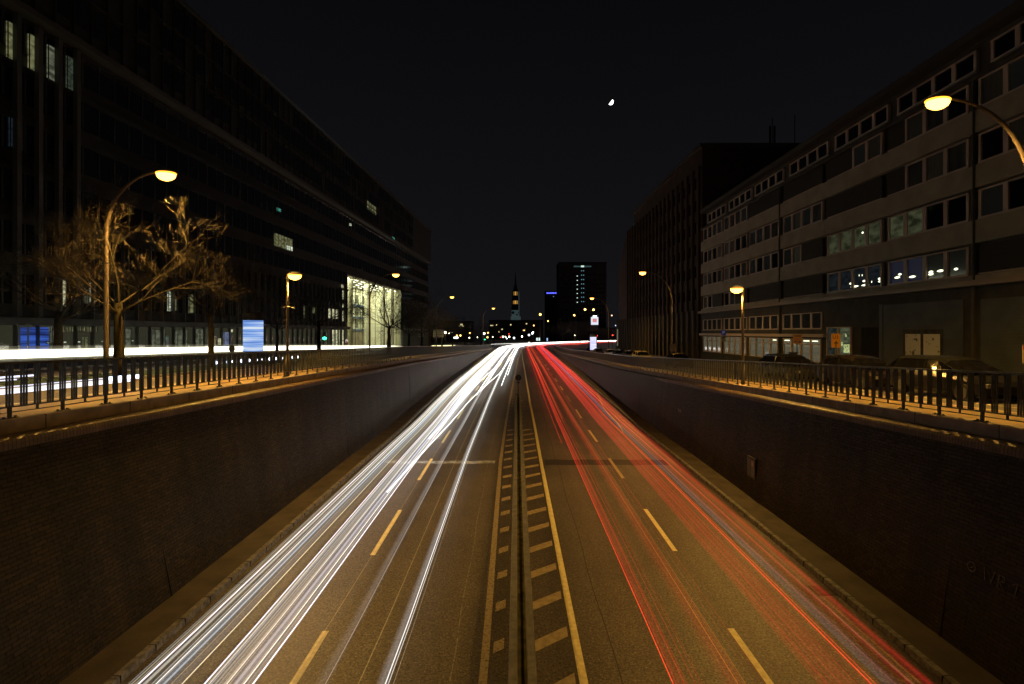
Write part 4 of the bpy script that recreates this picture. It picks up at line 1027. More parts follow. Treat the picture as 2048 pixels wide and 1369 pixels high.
def text(body, size, m_, parent, loc, rot=(R(90), 0, 0), ext=.01, name='lettering', align='CENTER', sx=1.0):
    c = bpy.data.curves.new('t', 'FONT'); c.body = body; c.size = size; c.extrude = ext; c.align_x = align; c.align_y = 'CENTER'
    o = bpy.data.objects.new('t', c); COL.objects.link(o); bpy.context.view_layer.update()
    me = bpy.data.meshes.new_from_object(o.evaluated_get(bpy.context.evaluated_depsgraph_get())); bpy.data.objects.remove(o); bpy.data.curves.remove(c)
    me.materials.clear(); me.materials.append(m_); me.name = name
    q = bpy.data.objects.new(name, me); COL.objects.link(q); q.location = loc; q.rotation_euler = rot; q.scale = (sx, 1, 1); q.parent = parent; return q
b = MB()
rr = random.Random(9); xx = -4.9
while xx < 4.9:
    w_ = rr.uniform(.35, .8); h_ = rr.uniform(.8, 1.15); b.box(xx, xx + w_, -.4, -.2, 37.7, 37.7 + h_); xx += w_ + rr.uniform(.12, .3)
b.build('roof_sign', emis('blue_sign', (.10, .12, 1.0), 2.5), t2)
cells(t2, teal, [(T(1107, 593.5, 420, t2)[0], T(1107, 593.5, 420, t2)[1], .7, .6), (T(1116, 611, 420, t2)[0], T(1116, 611, 420, t2)[1], 1.4, .9)])
M_tan = mat('tan_lit_wall', (.12, .09, .06), .9)
block('terrace', 'brown low building at the foot of the far tower, left part', 24, 44, 330, 15, 6, M_tower, 'building')
r = block('terrace', 'wide dark building with few lit windows below the church tower', -26, 16, 400, 15, 9.0, M_far)
it = [(T(px, py, 400, r)[0], T(px, py, 400, r)[1], .9, .8) for px, py in ((982, 651.5), (985, 651.5), (993, 650.5), (1021.5, 650), (1004, 659), (998, 664), (1047, 661), (1053, 648))]
cells(r, emis('warm_far', (1, .85, .4), 1.4), it)
r = block('terrace', 'dark building behind the trees left of the direction boards', -72, -30, 300, 15, 6.0, M_far)
cells(r, emis('warm_far', (1, .85, .4), 1.4), [(T(923, 629, 300, r)[0], 10.5, 1.3, .9), (T(926, 632, 300, r)[0], 9.6, .8, .4), (T(919, 632, 300, r)[0], 9.6, .8, .4)])
r = block('terrace', 'dark building right of the far lantern row', 46, 80, 360, 15, 2.5, M_far)
r = block('terrace', 'distant building in the gap left of the brick building', 62, 100, 430, 15, 0, M_far)
cells(r, emis('pale_blue', (.6, .7, 1.0), 1.5), [(T(1232, 651.5, 430, r)[0], T(1232, 651.5, 430, r)[1], 1.5, .9), (T(1233, 645, 430, r)[0], T(1233, 645, 430, r)[1], .6, .6)])
cells(r, emis('warm_far', (1, .85, .4), 1.4), [(T(1228, 660.6, 430, r)[0], T(1228, 660.6, 430, r)[1], 1.1, .5), (T(1232, 660.4, 430, r)[0], T(1232, 660.4, 430, r)[1], 1.4, .5), (T(1214, 664, 430, r)[0], T(1214, 664, 430, r)[1], .6, .6)])

def church():
    Y = 700; r = empty('church_tower', (at(1031, 665, Y).x, Y, 15.5), 0, 'floodlit pale church tower with clock, two lit belfries and a dark spire', 'church tower')
    s = Y / F; z0 = lambda py: (VY - py) * s - 15.5
    st = mat('floodlit_stone', (.45, .46, .42), .8, noise=.15, nscale=.3, emit=(.26, .42, .42), estr=.10); dk = mat('copper_dark', (.05, .06, .06), .7)  # floodlight wash put into the stone as faint emission
    b = MB(); b.box(-6.4, 7.0, -6, 6, z0(641), z0(633.6)); b.build('plinth', st, r)
    b = MB(); b.box(-5.2, 5.2, -5, 5, z0(633.6), z0(621)); b.build('clock_storey', st, r)
    for x in (-3.2,): MB().lathe([(1.9, -.1), (1.9, .1)], 20, (x, -5.1, z0(626)), None).build('clock_face', dk, r) if 0 else MB().prism([(1.9 * math.cos(t * .3142), 1.9 * math.sin(t * .3142)) for t in range(20)], -5.2, -5.0, lambda a, c, d: (a + x, d, c + z0(626))).build('clock_face', dk, r)
    MB().box(.5, 3.4, -5.15, -5.0, z0(631.5), z0(629)).build('opening', dk, r); MB().box(3.6, 4.6, -5.15, -5.0, z0(628), z0(624)).build('opening', dk, r)
    b = MB(); b.lathe([(6.0, z0(621)), (5.4, z0(614)), (5.1, z0(608.8))], 8); b.build('lower_drum', dk, r)
    am = emis('belfry_amber', (1, .50, .10), .55)
    for zt_, zb, rad in ((602, 608.8, 5.0), (584, 591.5, 4.0)):
        b = MB()
        for k in range(8):
            t = math.pi / 4 * (k + .5); b.tube([(rad * math.cos(t), rad * math.sin(t), z0(zb)), (rad * math.cos(t), rad * math.sin(t), z0(zt_))], .55, 5)
        b.build('belfry_columns', dk, r)
        b = MB(); b.lathe([(rad * .62, z0(zb)), (rad * .62, z0(zt_))], 8); b.build('belfry_glow', am, r)
    b = MB(); b.lathe([(5.3, z0(602)), (4.7, z0(598)), (4.3, z0(591.5))], 8); b.build('middle_drum', dk, r)
    b = MB(); b.lathe([(4.3, z0(584)), (2.6, z0(578)), (1.3, z0(570)), (.7, z0(556)), (.12, z0(544))], 8); b.build('spire', dk, r)
    b = MB(); 
    b.tube([(4.9, -3, z0(621)), (4.6, -3, z0(584))], .35, 4); b.build('lit_corner_pier', mat('lit_pier', (.3, .35, .36), .8, emit=(.3, .45, .5), estr=.18), r)  # floodlight on this pier put into its own glow
church()

# small far lights ------------------------------------------------
def lantern(px, py, Y, rad, c, s, label, group, cat='street lamp', name='street_lantern', pole=True, arm=0):
    p = at(px, py, Y); zg = -5.7; r = empty(name, (p.x, Y, zg), 0, label, cat, group)
    if pole: MB().tube([(arm, .05, 0), (arm, .05, p.z - zg - .05), (0, .05, p.z - zg + .1)], .09, 6).build('pole', M_pole, r)
    MB().lathe([(rad * .3, -rad), (rad * .85, -rad * .5), (rad, 0), (rad * .85, rad * .5), (rad * .3, rad)], 12, (0, -.15, p.z - zg)).build('globe', emis('lantern_%s' % name + str(c), c, s), r)
AMB = (1, .55, .12); WW = (1, .93, .6); CW = (.8, .9, 1.0)
lantern(1080.5, 629.5, 230, .5, AMB, 7, 'lone amber lantern right of the church tower against the sky', 'far amber lanterns')
lantern(1148.5, 631, 240, .42, AMB, 7, 'amber lantern before the dark tower, left of the double lantern', 'far amber lanterns', arm=.8)
lantern(1170, 619.5, 200, .42, AMB, 7, 'left head of the double lantern above the lit advertising column', 'far amber lanterns', arm=2.0)
lantern(1187, 620, 200, .42, AMB, 7, 'right head of the double lantern above the lit advertising column', 'far amber lanterns', arm=-1.1)
lantern(1223.5, 631.5, 250, .34, (1, .6, .4), 2.5, 'small pinkish lantern by the brick building', 'far amber lanterns')
lantern(1067.5, 651.5, 330, .42, AMB, 4, 'tiny amber lantern under the sky line right of the church', 'far amber lanterns')
lantern(1096, 642.5, 330, .38, AMB, 4, 'tiny amber lantern at the foot of the blue sign tower', 'far amber lanterns')
lantern(1049, 661, 330, .3, AMB, 3, 'faint amber lantern low beneath the church tower', 'far amber lanterns')
lantern(891, 665.5, 150, .32, WW, 8, 'bright white globe lantern right of the direction boards', 'far white globe lanterns')
lantern(968.5, 667.5, 190, .38, WW, 8, 'bright white globe lantern right of the smallest left bow lamp', 'far white globe lanterns')
for px, py, s_ in ((939, 676, .35), (955, 675, .25), (1006, 674, .42), (1011, 674, .3), (1018.5, 674, .42), (1044, 673.5, .42), (985.5, 674.5, .25), (898, 667, .3), (904.5, 665.8, .25), (1149.5, 671, .2), (1058, 686, .3)):
    lantern(px, py, 270, s_, WW, 5, 'small white light of the far junction', 'small white lights of the far junction')
for px, py in ((914, 671.5), (921, 671.5), (940, 666.5), (976, 666), (975, 675)): lantern(px, py, 250, .36, AMB, 5, 'small orange light of the far junction left of the church', 'small orange lights of the far junction')
for px, py, s_ in ((1058, 670.5, .5), (1064.5, 667, .55), (1066, 665, .4), (1028, 676.5, .5), (1013.5, 677.5, .3), (1172, 666, .0)):
    if s_: lantern(px, py, 280, s_, CW, 6, 'small bluish white light of the far junction', 'small bluish lights of the far junction')
def lit_box(px, py, w, h, Y, c, s, label, cat, name='lit_sign', z0=None):
    p = at(px, py, Y); r = empty(name, (p.x, Y, -5.7), 0, label, cat)
    sx = w * Y / F; sz = h * Y / F
    MB().box(-sx / 2, sx / 2, -.06, .0, p.z + 5.7 - sz / 2, p.z + 5.7 + sz / 2).build('lit_face', emis('litbox' + name + str(c), c, s), r)
    MB().box(-sx / 2 - .05, sx / 2 + .05, .005, .3, p.z + 5.7 - sz / 2 - .05, p.z + 5.7 + sz / 2 + .05).build('case', M_dark, r)
    for q in (-sx * .3, sx * .3): MB().tube([(q, .15, 0), (q, .15, p.z + 5.7 - sz / 2 - .05)], .06, 6).build('leg', M_steel, r)
    return r
lit_box(912, 676, 9, 3.4, 240, (.9, 1, .95), 4, 'low white lit shop strip under the orange junction lights', 'lit sign')
lit_box(1074, 679, 3.0, 6, 260, (.7, .9, .85), 1.2, 'left of the two pale lit windows at street level', 'lit sign', 'shop_window')
lit_box(1078.5, 679, 3.0, 6, 260, (.7, .9, .85), 1.2, 'right of the two pale lit windows at street level', 'lit sign', 'shop_window')
lit_box(1094.5, 679.5, 2, 6, 255, (.4, .6, 1), 1.2, 'narrow blue lit window at street level', 'lit sign', 'shop_window')
def billboard():
    Y = 150; a = at(1182, 650, Y); b = at(1196.5, 650, Y); r = empty('advertising_board', ((a.x + b.x) / 2, Y, zR(Y)), 0, 'raised white advertising board with a red panel above the lit column', 'billboard')
    z = lambda py: at(0, py, Y).z - zR(Y); w = (b.x - a.x) / 2
    MB().box(-w, w, -.1, .0, z(650), z(634.5)).build('board_face', emis('board_white', (.80, .84, 1.0), 1.0), r)
    MB().box(-w * .55, w * .55, -.13, -.101, z(645), z(638)).build('red_panel', emis('board_red', (1.0, .16, .12), .7), r)
    for k in range(3): MB().box(-w * .45, w * .45, -.15, -.131, z(640 + 1.9 * k), z(639.4 + 1.9 * k)).build('text_line', emis('board_line', (1, .8, .8), .7), r)
    MB().box(-w * .5, w * .6, -.11, -.0, z(634.4), z(631.5)).build('lit_top', emis('board_top', (.8, .88, 1.0), 2.4), r)
    for q in (-w * .6, w * .6): MB().tube([(q, .2, 0), (q, .2, z(634))], .12, 6).build('leg', M_steel, r)
    MB().box(-w, w, .01, .3, z(662), z(650)).build('lower_board', mat('board_grey', (.12, .10, .09), .8, noise=.4, nscale=2), r)
billboard()
def stripes_mat(name, c1, c2, c3, s, zs, seed):
    m = bpy.data.materials.new(name); m.use_nodes = True; N = m.node_tree.nodes; K = m.node_tree.links; N.remove(N['Principled BSDF'])
    e = N.new('ShaderNodeEmission'); t = N.new('ShaderNodeTexCoord'); mp = N.new('ShaderNodeMapping'); mp.inputs['Scale'].default_value = (.15, .15, zs); mp.inputs['Location'].default_value = (seed, 0, 0)
    n = N.new('ShaderNodeTexNoise'); n.inputs['Scale'].default_value = 1; n.inputs['Detail'].default_value = 4
    K.new(t.outputs['Object'], mp.inputs[0]); K.new(mp.outputs[0], n.inputs['Vector']); r = N.new('ShaderNodeValToRGB'); K.new(n.outputs['Fac'], r.inputs[0])
    r.color_ramp.elements[0].position = .3; r.color_ramp.elements[0].color = (*c1, 1); r.color_ramp.elements[1].position = .62; r.color_ramp.elements[1].color = (*c3, 1)
    q = r.color_ramp.elements.new(.46); q.color = (*c2, 1)
    K.new(r.outputs[0], e.inputs[0]); e.inputs[1].default_value = s; K.new(e.outputs[0], N['Material Output'].inputs[0]); return m
def ad_column(X, Y, zg, rad, z0, z1, label, m_):
    r = empty('advertising_column', (X, Y, zg), 0, label, 'advertising column', 'lit round advertising columns')
    MB().lathe([(rad * .92, 0), (rad * .92, z0), (rad * 1.02, z0 + .03)], 28, (0, 0, 0)).build('base', M_dark, r)
    MB().lathe([(rad, z0 + .035), (rad, z1)], 32).build('lit_poster', m_, r, smooth=False)
    MB().lathe([(rad * 1.04, z1 + .005), (rad * 1.04, z1 + .48), (rad * .9, z1 + .56)], 28).build('cap', mat('column_cap', (.04, .035, .03), .6), r)
ad_column(-18.3, 34.8, zL(34.8) - .05, .62, .88, 3.0, 'large lit round advertising column with blue white stripes before the left office building', stripes_mat('poster_blue', (.05, .10, .35), (.22, .42, .95), (.85, .95, 1.0), .85, 5.0, 1))
ad_column(at(1186.5, 0, 112).x, 112, zR(112), .68, .9, 3.75, 'small lit round advertising column with lilac stripes behind the parked cars', stripes_mat('poster_lilac', (.35, .32, .75), (.62, .60, 1.0), (.95, .97, 1.0), 1.1, 4.0, 5))

def traffic_light(px, py, Y, red, label):
    p = at(px, py, Y); r = empty('traffic_light', (p.x, Y, -5.6), 0, label, 'traffic light', 'far traffic lights')
    h = p.z + 5.6
    MB().tube([(0, 0, 0), (0, 0, h + .3)], .07, 6).build('pole', M_steel, r)
    MB().box(-.17, .17, -.2, -.07, h - .75, h + .28).build('housing', M_dark, r)
    MB().lathe([(.01, -.2), (.22, -.1), (.26, 0), (.22, .1), (.01, .2)], 10, (0, -.32, h if red else h - .55)).build('red_lamp' if red else 'green_lamp', emis('red_lamp' if red else 'green_lamp', (1, .05, .03) if red else (.05, 1, .5), 4.0), r)
traffic_light(1225, 671, 170, True, 'traffic light showing red left of the brick building')
traffic_light(1194, 672.5, 170, True, 'traffic light showing red right beside the lilac advertising column')
traffic_light(1018, 668.5, 280, True, 'upper red traffic light of the far junction under the church')
traffic_light(1001, 675, 280, True, 'lower red traffic light of the far junction under the church')
traffic_light(969.5, 676.5, 190, False, 'green traffic light under the white globe lantern')
traffic_light(651, 668, 62, False, 'green traffic light reflected by the bright entrance hall')

# direction boards and signs
def board(x, Y, zg, z0, z1, w, label, c=(.35, .33, .28), lines=3, cat='direction sign', name='direction_board'):
    r = empty(name, (x, Y, zg), 0, label, cat)
    MB().box(-w / 2, w / 2, -.05, .0, z0 - zg, z1 - zg).build('board', mat('board_col' + str(c), c, .7), r)
    for k in range(lines):
        zz = lerp(z0, z1, (k + .7) / (lines + .4)) - zg
        MB().box(-w * .4, w * (.1 + .25 * (k % 2)), -.062, -.051, zz - .06, zz + .06).build('text_line', mat('board_ink', (.06, .06, .06), .7), r)
    for q in (-w * .35, w * .35): MB().tube([(q, .06, 0), (q, .06, z1 - zg)], .05, 6).build('leg', M_steel, r)
board(at(876, 0, 118).x, 118, zL(118), .55, -.95 + 0, 2.4, 'pale direction board standing behind the left railing') if 0 else board(at(877, 0, 112).x, 112, zL(112), -1.1, .55, 2.3, 'pale direction board standing behind the left railing', lines=4)
board(at(842, 0, 96).x, 96, zL(96), -.9, -.2, 1.0, 'small pale board on the left pavement near the tree trunks', lines=1)
def sign_p():
    Y = 44.5; x = at(1446.5, 0, Y).x; zg = zR(Y); r = empty('parking_sign', (x, Y, zg), 0, 'blue parking sign with a small white plate beneath, on the right pavement', 'parking sign')
    h = lambda py: at(0, py, Y).z - zg
    MB().tube([(0, 0, 0), (0, 0, h(660))], .03, 8).build('pole', M_steel, r)
    MB().box(-.21, .21, -.06, -.035, h(671), h(661)).build('blue_plate', mat('sign_blue', (.015, .035, .22), .5, emit=(.02, .04, .3), estr=.12), r)
    text('P', .42, mat('sign_white', (.75, .75, .75), .5, emit=(.6, .6, .6), estr=.10), r, (0, -.068, h(666.2)), ext=.004, name='letter')
    MB().box(-.2, .2, -.06, -.035, h(677), h(672.3)).build('text_plate', mat('sign_grey', (.2, .2, .2), .6), r)
    MB().box(-.2, .2, -.06, -.035, h(683.5), h(677.6)).build('white_plate', mat('sign_white2', (.5, .5, .46), .6), r)
    for k in range(2): MB().box(-.15, .15, -.067, -.061, h(681.6 - 2 * k), h(680.9 - 2 * k)).build('text_line', M_dark, r)
sign_p()
def sign_u1():
    Y = 28.7; x = at(1671, 0, Y).x; zg = zR(Y); r = empty('detour_sign', (x, Y, zg), 0, 'orange detour sign reading U1 with an upward arrow, right pavement', 'detour sign')
    h = lambda py: at(0, py, Y).z - zg
    MB().tube([(0, .02, 0), (0, .02, h(668))], .03, 8).build('pole', M_steel, r)
    MB().box(-.255, .255, -.04, -.015, h(695.5), h(668)).build('orange_plate', mat('sign_orange', (.30, .135, .012), .6), r)
    bk = mat('sign_black', (.01, .01, .01), .6)
    text('U1', .30, bk, r, (-.02, -.046, h(675.0)), ext=.006, name='lettering')
    m = MB(); m.prism([(-.028, 0), (.028, 0), (.028, .23), (.10, .17), (.12, .21), (0, .34), (-.12, .21), (-.10, .17), (-.028, .23)], -.048, -.041, lambda a, c, d: (a, d, c + h(695.5) + .03)); m.build('arrow', bk, r)
sign_u1()
def sign_box():
    Y = 32.7; x = at(1594.5, 0, Y).x; zg = zR(Y); r = empty('notice_sign', (x, Y, zg), 0, 'square reddish notice sign on a post before the shop fronts, right pavement', 'notice sign')
    h = lambda py: at(0, py, Y).z - zg
    MB().tube([(0, .02, 0), (0, .02, h(670))], .03, 8).build('pole', M_steel, r)
    MB().box(-.285, .285, -.04, -.015, h(687.5), h(669.3)).build('plate', mat('sign_red', (.20, .11, .085), .6), r)
    bk = mat('sign_black', (.01, .01, .01), .6)
    MB().box(-.23, .23, -.047, -.041, h(673.6), h(671.4)).build('text_line', bk, r)
    for k in range(3): MB().box(-.22, .22, -.047, -.041, h(677 + 3.0 * k), h(676.2 + 3.0 * k)).build('text_line', mat('sign_red2', (.16, .05, .04), .6), r)
    m = MB(); m.box(-.20, -.06, -.047, -.041, h(685), h(683)); m.box(.02, .2, -.047, -.041, h(685.4), h(683.4)); m.build('pictogram', bk, r)
sign_box()
def ticket():
    Y = 31; x = at(1586, 0, Y).x; zg = zR(Y); r = empty('ticket_machine', (x, Y, zg), 0, 'dark parking ticket machine with a flat cap behind the dark parked car', 'ticket machine')
    MB().box(-.14, .14, -.12, .12, 0, 1.05).build('column', M_steel, r); MB().box(-.17, .17, -.15, .15, 1.055, 1.45).build('cabinet', M_dark, r); MB().box(-.21, .21, -.2, .2, 1.455, 1.50).build('cap', M_dark, r)
ticket()
def edge_sign():
    Y = 22; x = at(2050, 0, Y).x; zg = zR(Y); r = empty('notice_sign', (x, Y, zg), 0, 'pale sign with a red rim cut off by the right picture edge', 'notice sign')
    MB().tube([(.1, .02, 0), (.1, .02, 2.1)], .03, 8).build('pole', M_steel, r); h = lambda py: at(0, py, Y).z - zg
    MB().box(-.13, .35, -.04, -.015, h(727), h(690)).build('plate', mat('sign_cream', (.5, .42, .28), .6), r); MB().box(-.12, .34, -.046, -.041, h(700), h(691)).build('red_band', mat('sign_redband', (.5, .06, .03), .6), r)
    for k in range(5): MB().box(-.1, .3, -.046, -.041, h(705 + 4 * k), h(703.6 + 4 * k)).build('text_line', mat('sign_redband', (.5, .06, .03), .6), r)
edge_sign()
def round_back():
    Y = 31; x = at(464, 0, Y).x; zg = zL(Y); r = empty('traffic_sign', (x, Y, zg), 0, 'small dark round sign back on a post before the white band of light, left street', 'traffic sign')
    MB().tube([(0, .03, 0), (0, .03, 1.35)], .03, 8).build('pole', M_steel, r); MB().prism([(.19 * math.cos(t * .2618), .23 * math.sin(t * .2618)) for t in range(24)], -.02, .0, lambda a, c, d: (a, d, c + at(0, 698, Y).z - zg)).build('disc', M_dark, r)
round_back()
# equipment niche and scrawls on the right wall
def wallx(y, z):
    zb = zRd(y) + .05; z1 = zR(y) - .30; h = z1 - zb; f = tab(T_fR, y); xt = lerp(f, 9.84, min(1, h / 4.5) ** .8); return lerp(f, xt, (z - zb) / h)
def niche():
    y = 21.0; z = -5.55; x = wallx(y, z); r = empty('emergency_box', (x, y, z), 0, 'framed emergency equipment box on the right brick wall', 'wall box')
    MB().box(-.07, .03, -.36, .36, -.42, .42).build('case', mat('box_dark', (.05, .05, .045), .5), r)
    MB().box(-.085, -.072, -.32, -.03, -.34, .34).build('left_door', mat('box_grey', (.16, .15, .13), .5), r)
    MB().box(-.085, -.072, .01, .32, -.34, .34).build('right_door', mat('box_grey2', (.10, .10, .09), .5), r)
    MB().box(-.095, -.086, -.28, -.06, .08, .30).build('pictogram', mat('box_red', (.42, .18, .12), .5), r)
    MB().lathe([(.07, 0), (.07, .006)], 14, (-.096, -.27, .18), None).build('emblem', mat('sign_white2', (.5, .5, .46), .6), r) if 0 else MB().box(-.10, -.0955, -.20, -.14, .12, .26).build('emblem', mat('sign_white2', (.5, .5, .46), .6), r)
niche()
def scrawl():
    """chalky paint strokes lying on the wall face; u runs towards the viewer's right (nearer), v up"""
    mt = mat('chalk_paint', (.27, .25, .20), .9)
    def put(strokes, y0, z0, s, name, label):
        m = MB()
        for st in strokes:
            pts = []
            for (a, c) in st:
                y = y0 - a * s; z = z0 + c * s; pts.append((wallx(y, z) - .012, y, z))
            m.tube(pts, .016 * s / .4, 4)
        o = m.build(name, mt); tag(o, label, 'graffiti')
    circ = [(.38 * math.cos(t * .52), .5 + .38 * math.sin(t * .52)) for t in range(13)]
    Wl = [(1.15, 1), (1.35, 0), (1.6, .8), (1.85, 0), (2.1, 1)]; Rl = [(2.45, 0), (2.5, 1), (2.9, .95), (2.95, .6), (2.5, .5), (3.0, 0)]
    dot = [(3.3, .45), (3.4, .55), (3.3, .5)]; one = [(3.62, .75), (4.0, .95), (3.85, -.1)]
    put([circ, [(-.1, .4), (.15, .55)], Wl, Rl, dot, one], 10.78, -5.06, .25, 'graffiti_tag', 'chalky scrawled letters WR.1 with a circle on the near right brick wall')
    put([[(0, 0), (0, 1), (.5, .9), (.4, .5), (0, .5)], [(.9, .1), (1.3, .5), (.9, .6), (.9, 0), (1.3, 0)], [(1.6, 0), (1.7, .8), (2.0, 0), (2.3, .7), (2.5, 0)]], 31.4, -4.85, .20, 'graffiti_tag', 'tiny faint scrawl higher up on the right brick wall')
scrawl()

# ------------------------------------------------------------------ trees
def tree(x, y, zg, h, spread, label, seed, levels=4, trunk_r=.19, fork=.33, dens=1.0, lean=(0, 0), group='bare street trees'):
    rn = random.Random(seed); root = empty('bare_tree', (x, y, zg), 0, label, 'tree', group)
    t = MB(); c = MB()
    hf = h * fork; tp = [(lean[0] * k / 5 + rn.uniform(-.03, .03), lean[1] * k / 5, hf * k / 5) for k in range(6)]
    t.tube(tp, [trunk_r * (1.25 - .5 * k / 5) for k in range(6)], 9); t.build('trunk', M_bark, root, smooth=True)
    def limb(p, d, L, r, lv):
        n = 4 if lv > 1 else 3; pts = [p]; q = Vector(p); dd = Vector(d)
        for k in range(n):
            dd = (dd + Vector((rn.uniform(-.15, .15), rn.uniform(-.15, .15), rn.uniform(-.06, .12)))).normalized(); q = q + dd * (L / n); pts.append(q.copy())
        c.tube(pts, [lerp(r, r * .45, k / n) for k in range(n + 1)], 6 if lv >= 3 else (4 if lv == 2 else 3), cap=False)
        if lv == 0: return
        nb = int({4: 6, 3: 6, 2: 6, 1: 5}[lv] * dens + rn.random())
        for k in range(nb):
            f = .25 + .75 * (k + rn.random()) / nb; i = min(n - 1, int(f * n)); pp = pts[i].lerp(pts[i + 1], f * n - i)
            ax = (pts[i + 1] - pts[i]).normalized(); s_ = Vector((rn.gauss(0, 1), rn.gauss(0, 1), rn.gauss(0, .6))); s_ = (s_ - ax * s_.dot(ax)).normalized()
            nd = (ax * rn.uniform(.5, .9) + s_ * rn.uniform(.55, .95) + Vector((0, 0, .12))).normalized()
            limb(pp, nd, L * rn.uniform(.45, .70), max(.0062 if h < 9 else .011, r * .42 * (1 - f * .3)), lv - 1)
    top = Vector(tp[-1]); nl = 6
    for k in range(nl):
        a = 2 * math.pi * (k + rn.random() * .6) / nl; up = rn.uniform(.25, .9)
        st = top - Vector((0, 0, rn.uniform(0, hf * .22))); d = Vector((math.cos(a) * spread / 5, math.sin(a) * spread / 5, up)).normalized()
        limb(st, d, (h - hf) * rn.uniform(.55, .78), trunk_r * .26, levels)
    limb(top, (0, 0, 1), (h - hf) * .62, trunk_r * .34, levels)
    c.build('crown', M_twig, root, recalc=False)
tree(-17.2, 21.8, zL(21.8), 7.9, 5.4, 'large bare tree lit orange by the nearest left bow lamp', 11, 4, .18, .40, .78)
tree(-24.5, 27, zL(27), 8.6, 5, 'dim bare tree at the left picture edge behind the large one', 5, 3, .2, .36, 1.1)
tree(-18.2, 29.9, zL(29.9), 8.2, 4.6, 'bare tree left of the blue striped advertising column', 21, 3, .14, .42, 1.2)
tree(-18.2, 38.0, zL(38), 7.6, 4.2, 'thin bare tree just right of the blue striped advertising column', 22, 3, .10, .38, 1.0)
tree(-18.0, 45.2, zL(45.2), 8.4, 4.6, 'dark bare tree between the straight left lamp post and the bright hall', 23, 3, .17, .40, 1.1)
tree(-18.0, 69, zL(69), 11.5, 5.0, 'bare tree silhouetted against the bright entrance hall', 24, 4, .26, .33, .8)
for i, (px, Y, h, lab) in enumerate(((818, 84, 9, 'slim bare tree just past the bright hall'), (843, 96, 11, 'bare tree behind the small pale board'), (859, 104, 12, 'thick bare tree left of the direction board'), (884, 128, 10, 'bare tree behind the direction board'), (905, 150, 11, 'bare tree under the third left bow lamp'), (930, 180, 12, 'distant bare tree left of the smallest bow lamp'), (962, 200, 12, 'distant bare tree around the smallest bow lamp'), (988, 230, 12, 'distant bare tree left of the church tower'))):
    tree((px - VX) / F * Y, Y, zL(Y) if Y < 170 else -5.7, h, 4.8, lab, 40 + i, 3, .2, .36, 1.0)
for i, (px, Y, h, lab) in enumerate(((1062, 270, 12, 'distant bare tree right of the church tower'), (1092, 280, 13, 'distant bare tree under the blue sign tower'), (1125, 270, 13, 'distant bare tree before the left half of the dark tower'), (1160, 240, 12, 'distant bare tree left of the raised advertising board'), (1178, 170, 8, 'bare tree touching the raised advertising board'))):
    tree((px - VX) / F * Y, Y, -5.7, h, 4.8, lab, 60 + i, 3, .2, .36, 1.0)

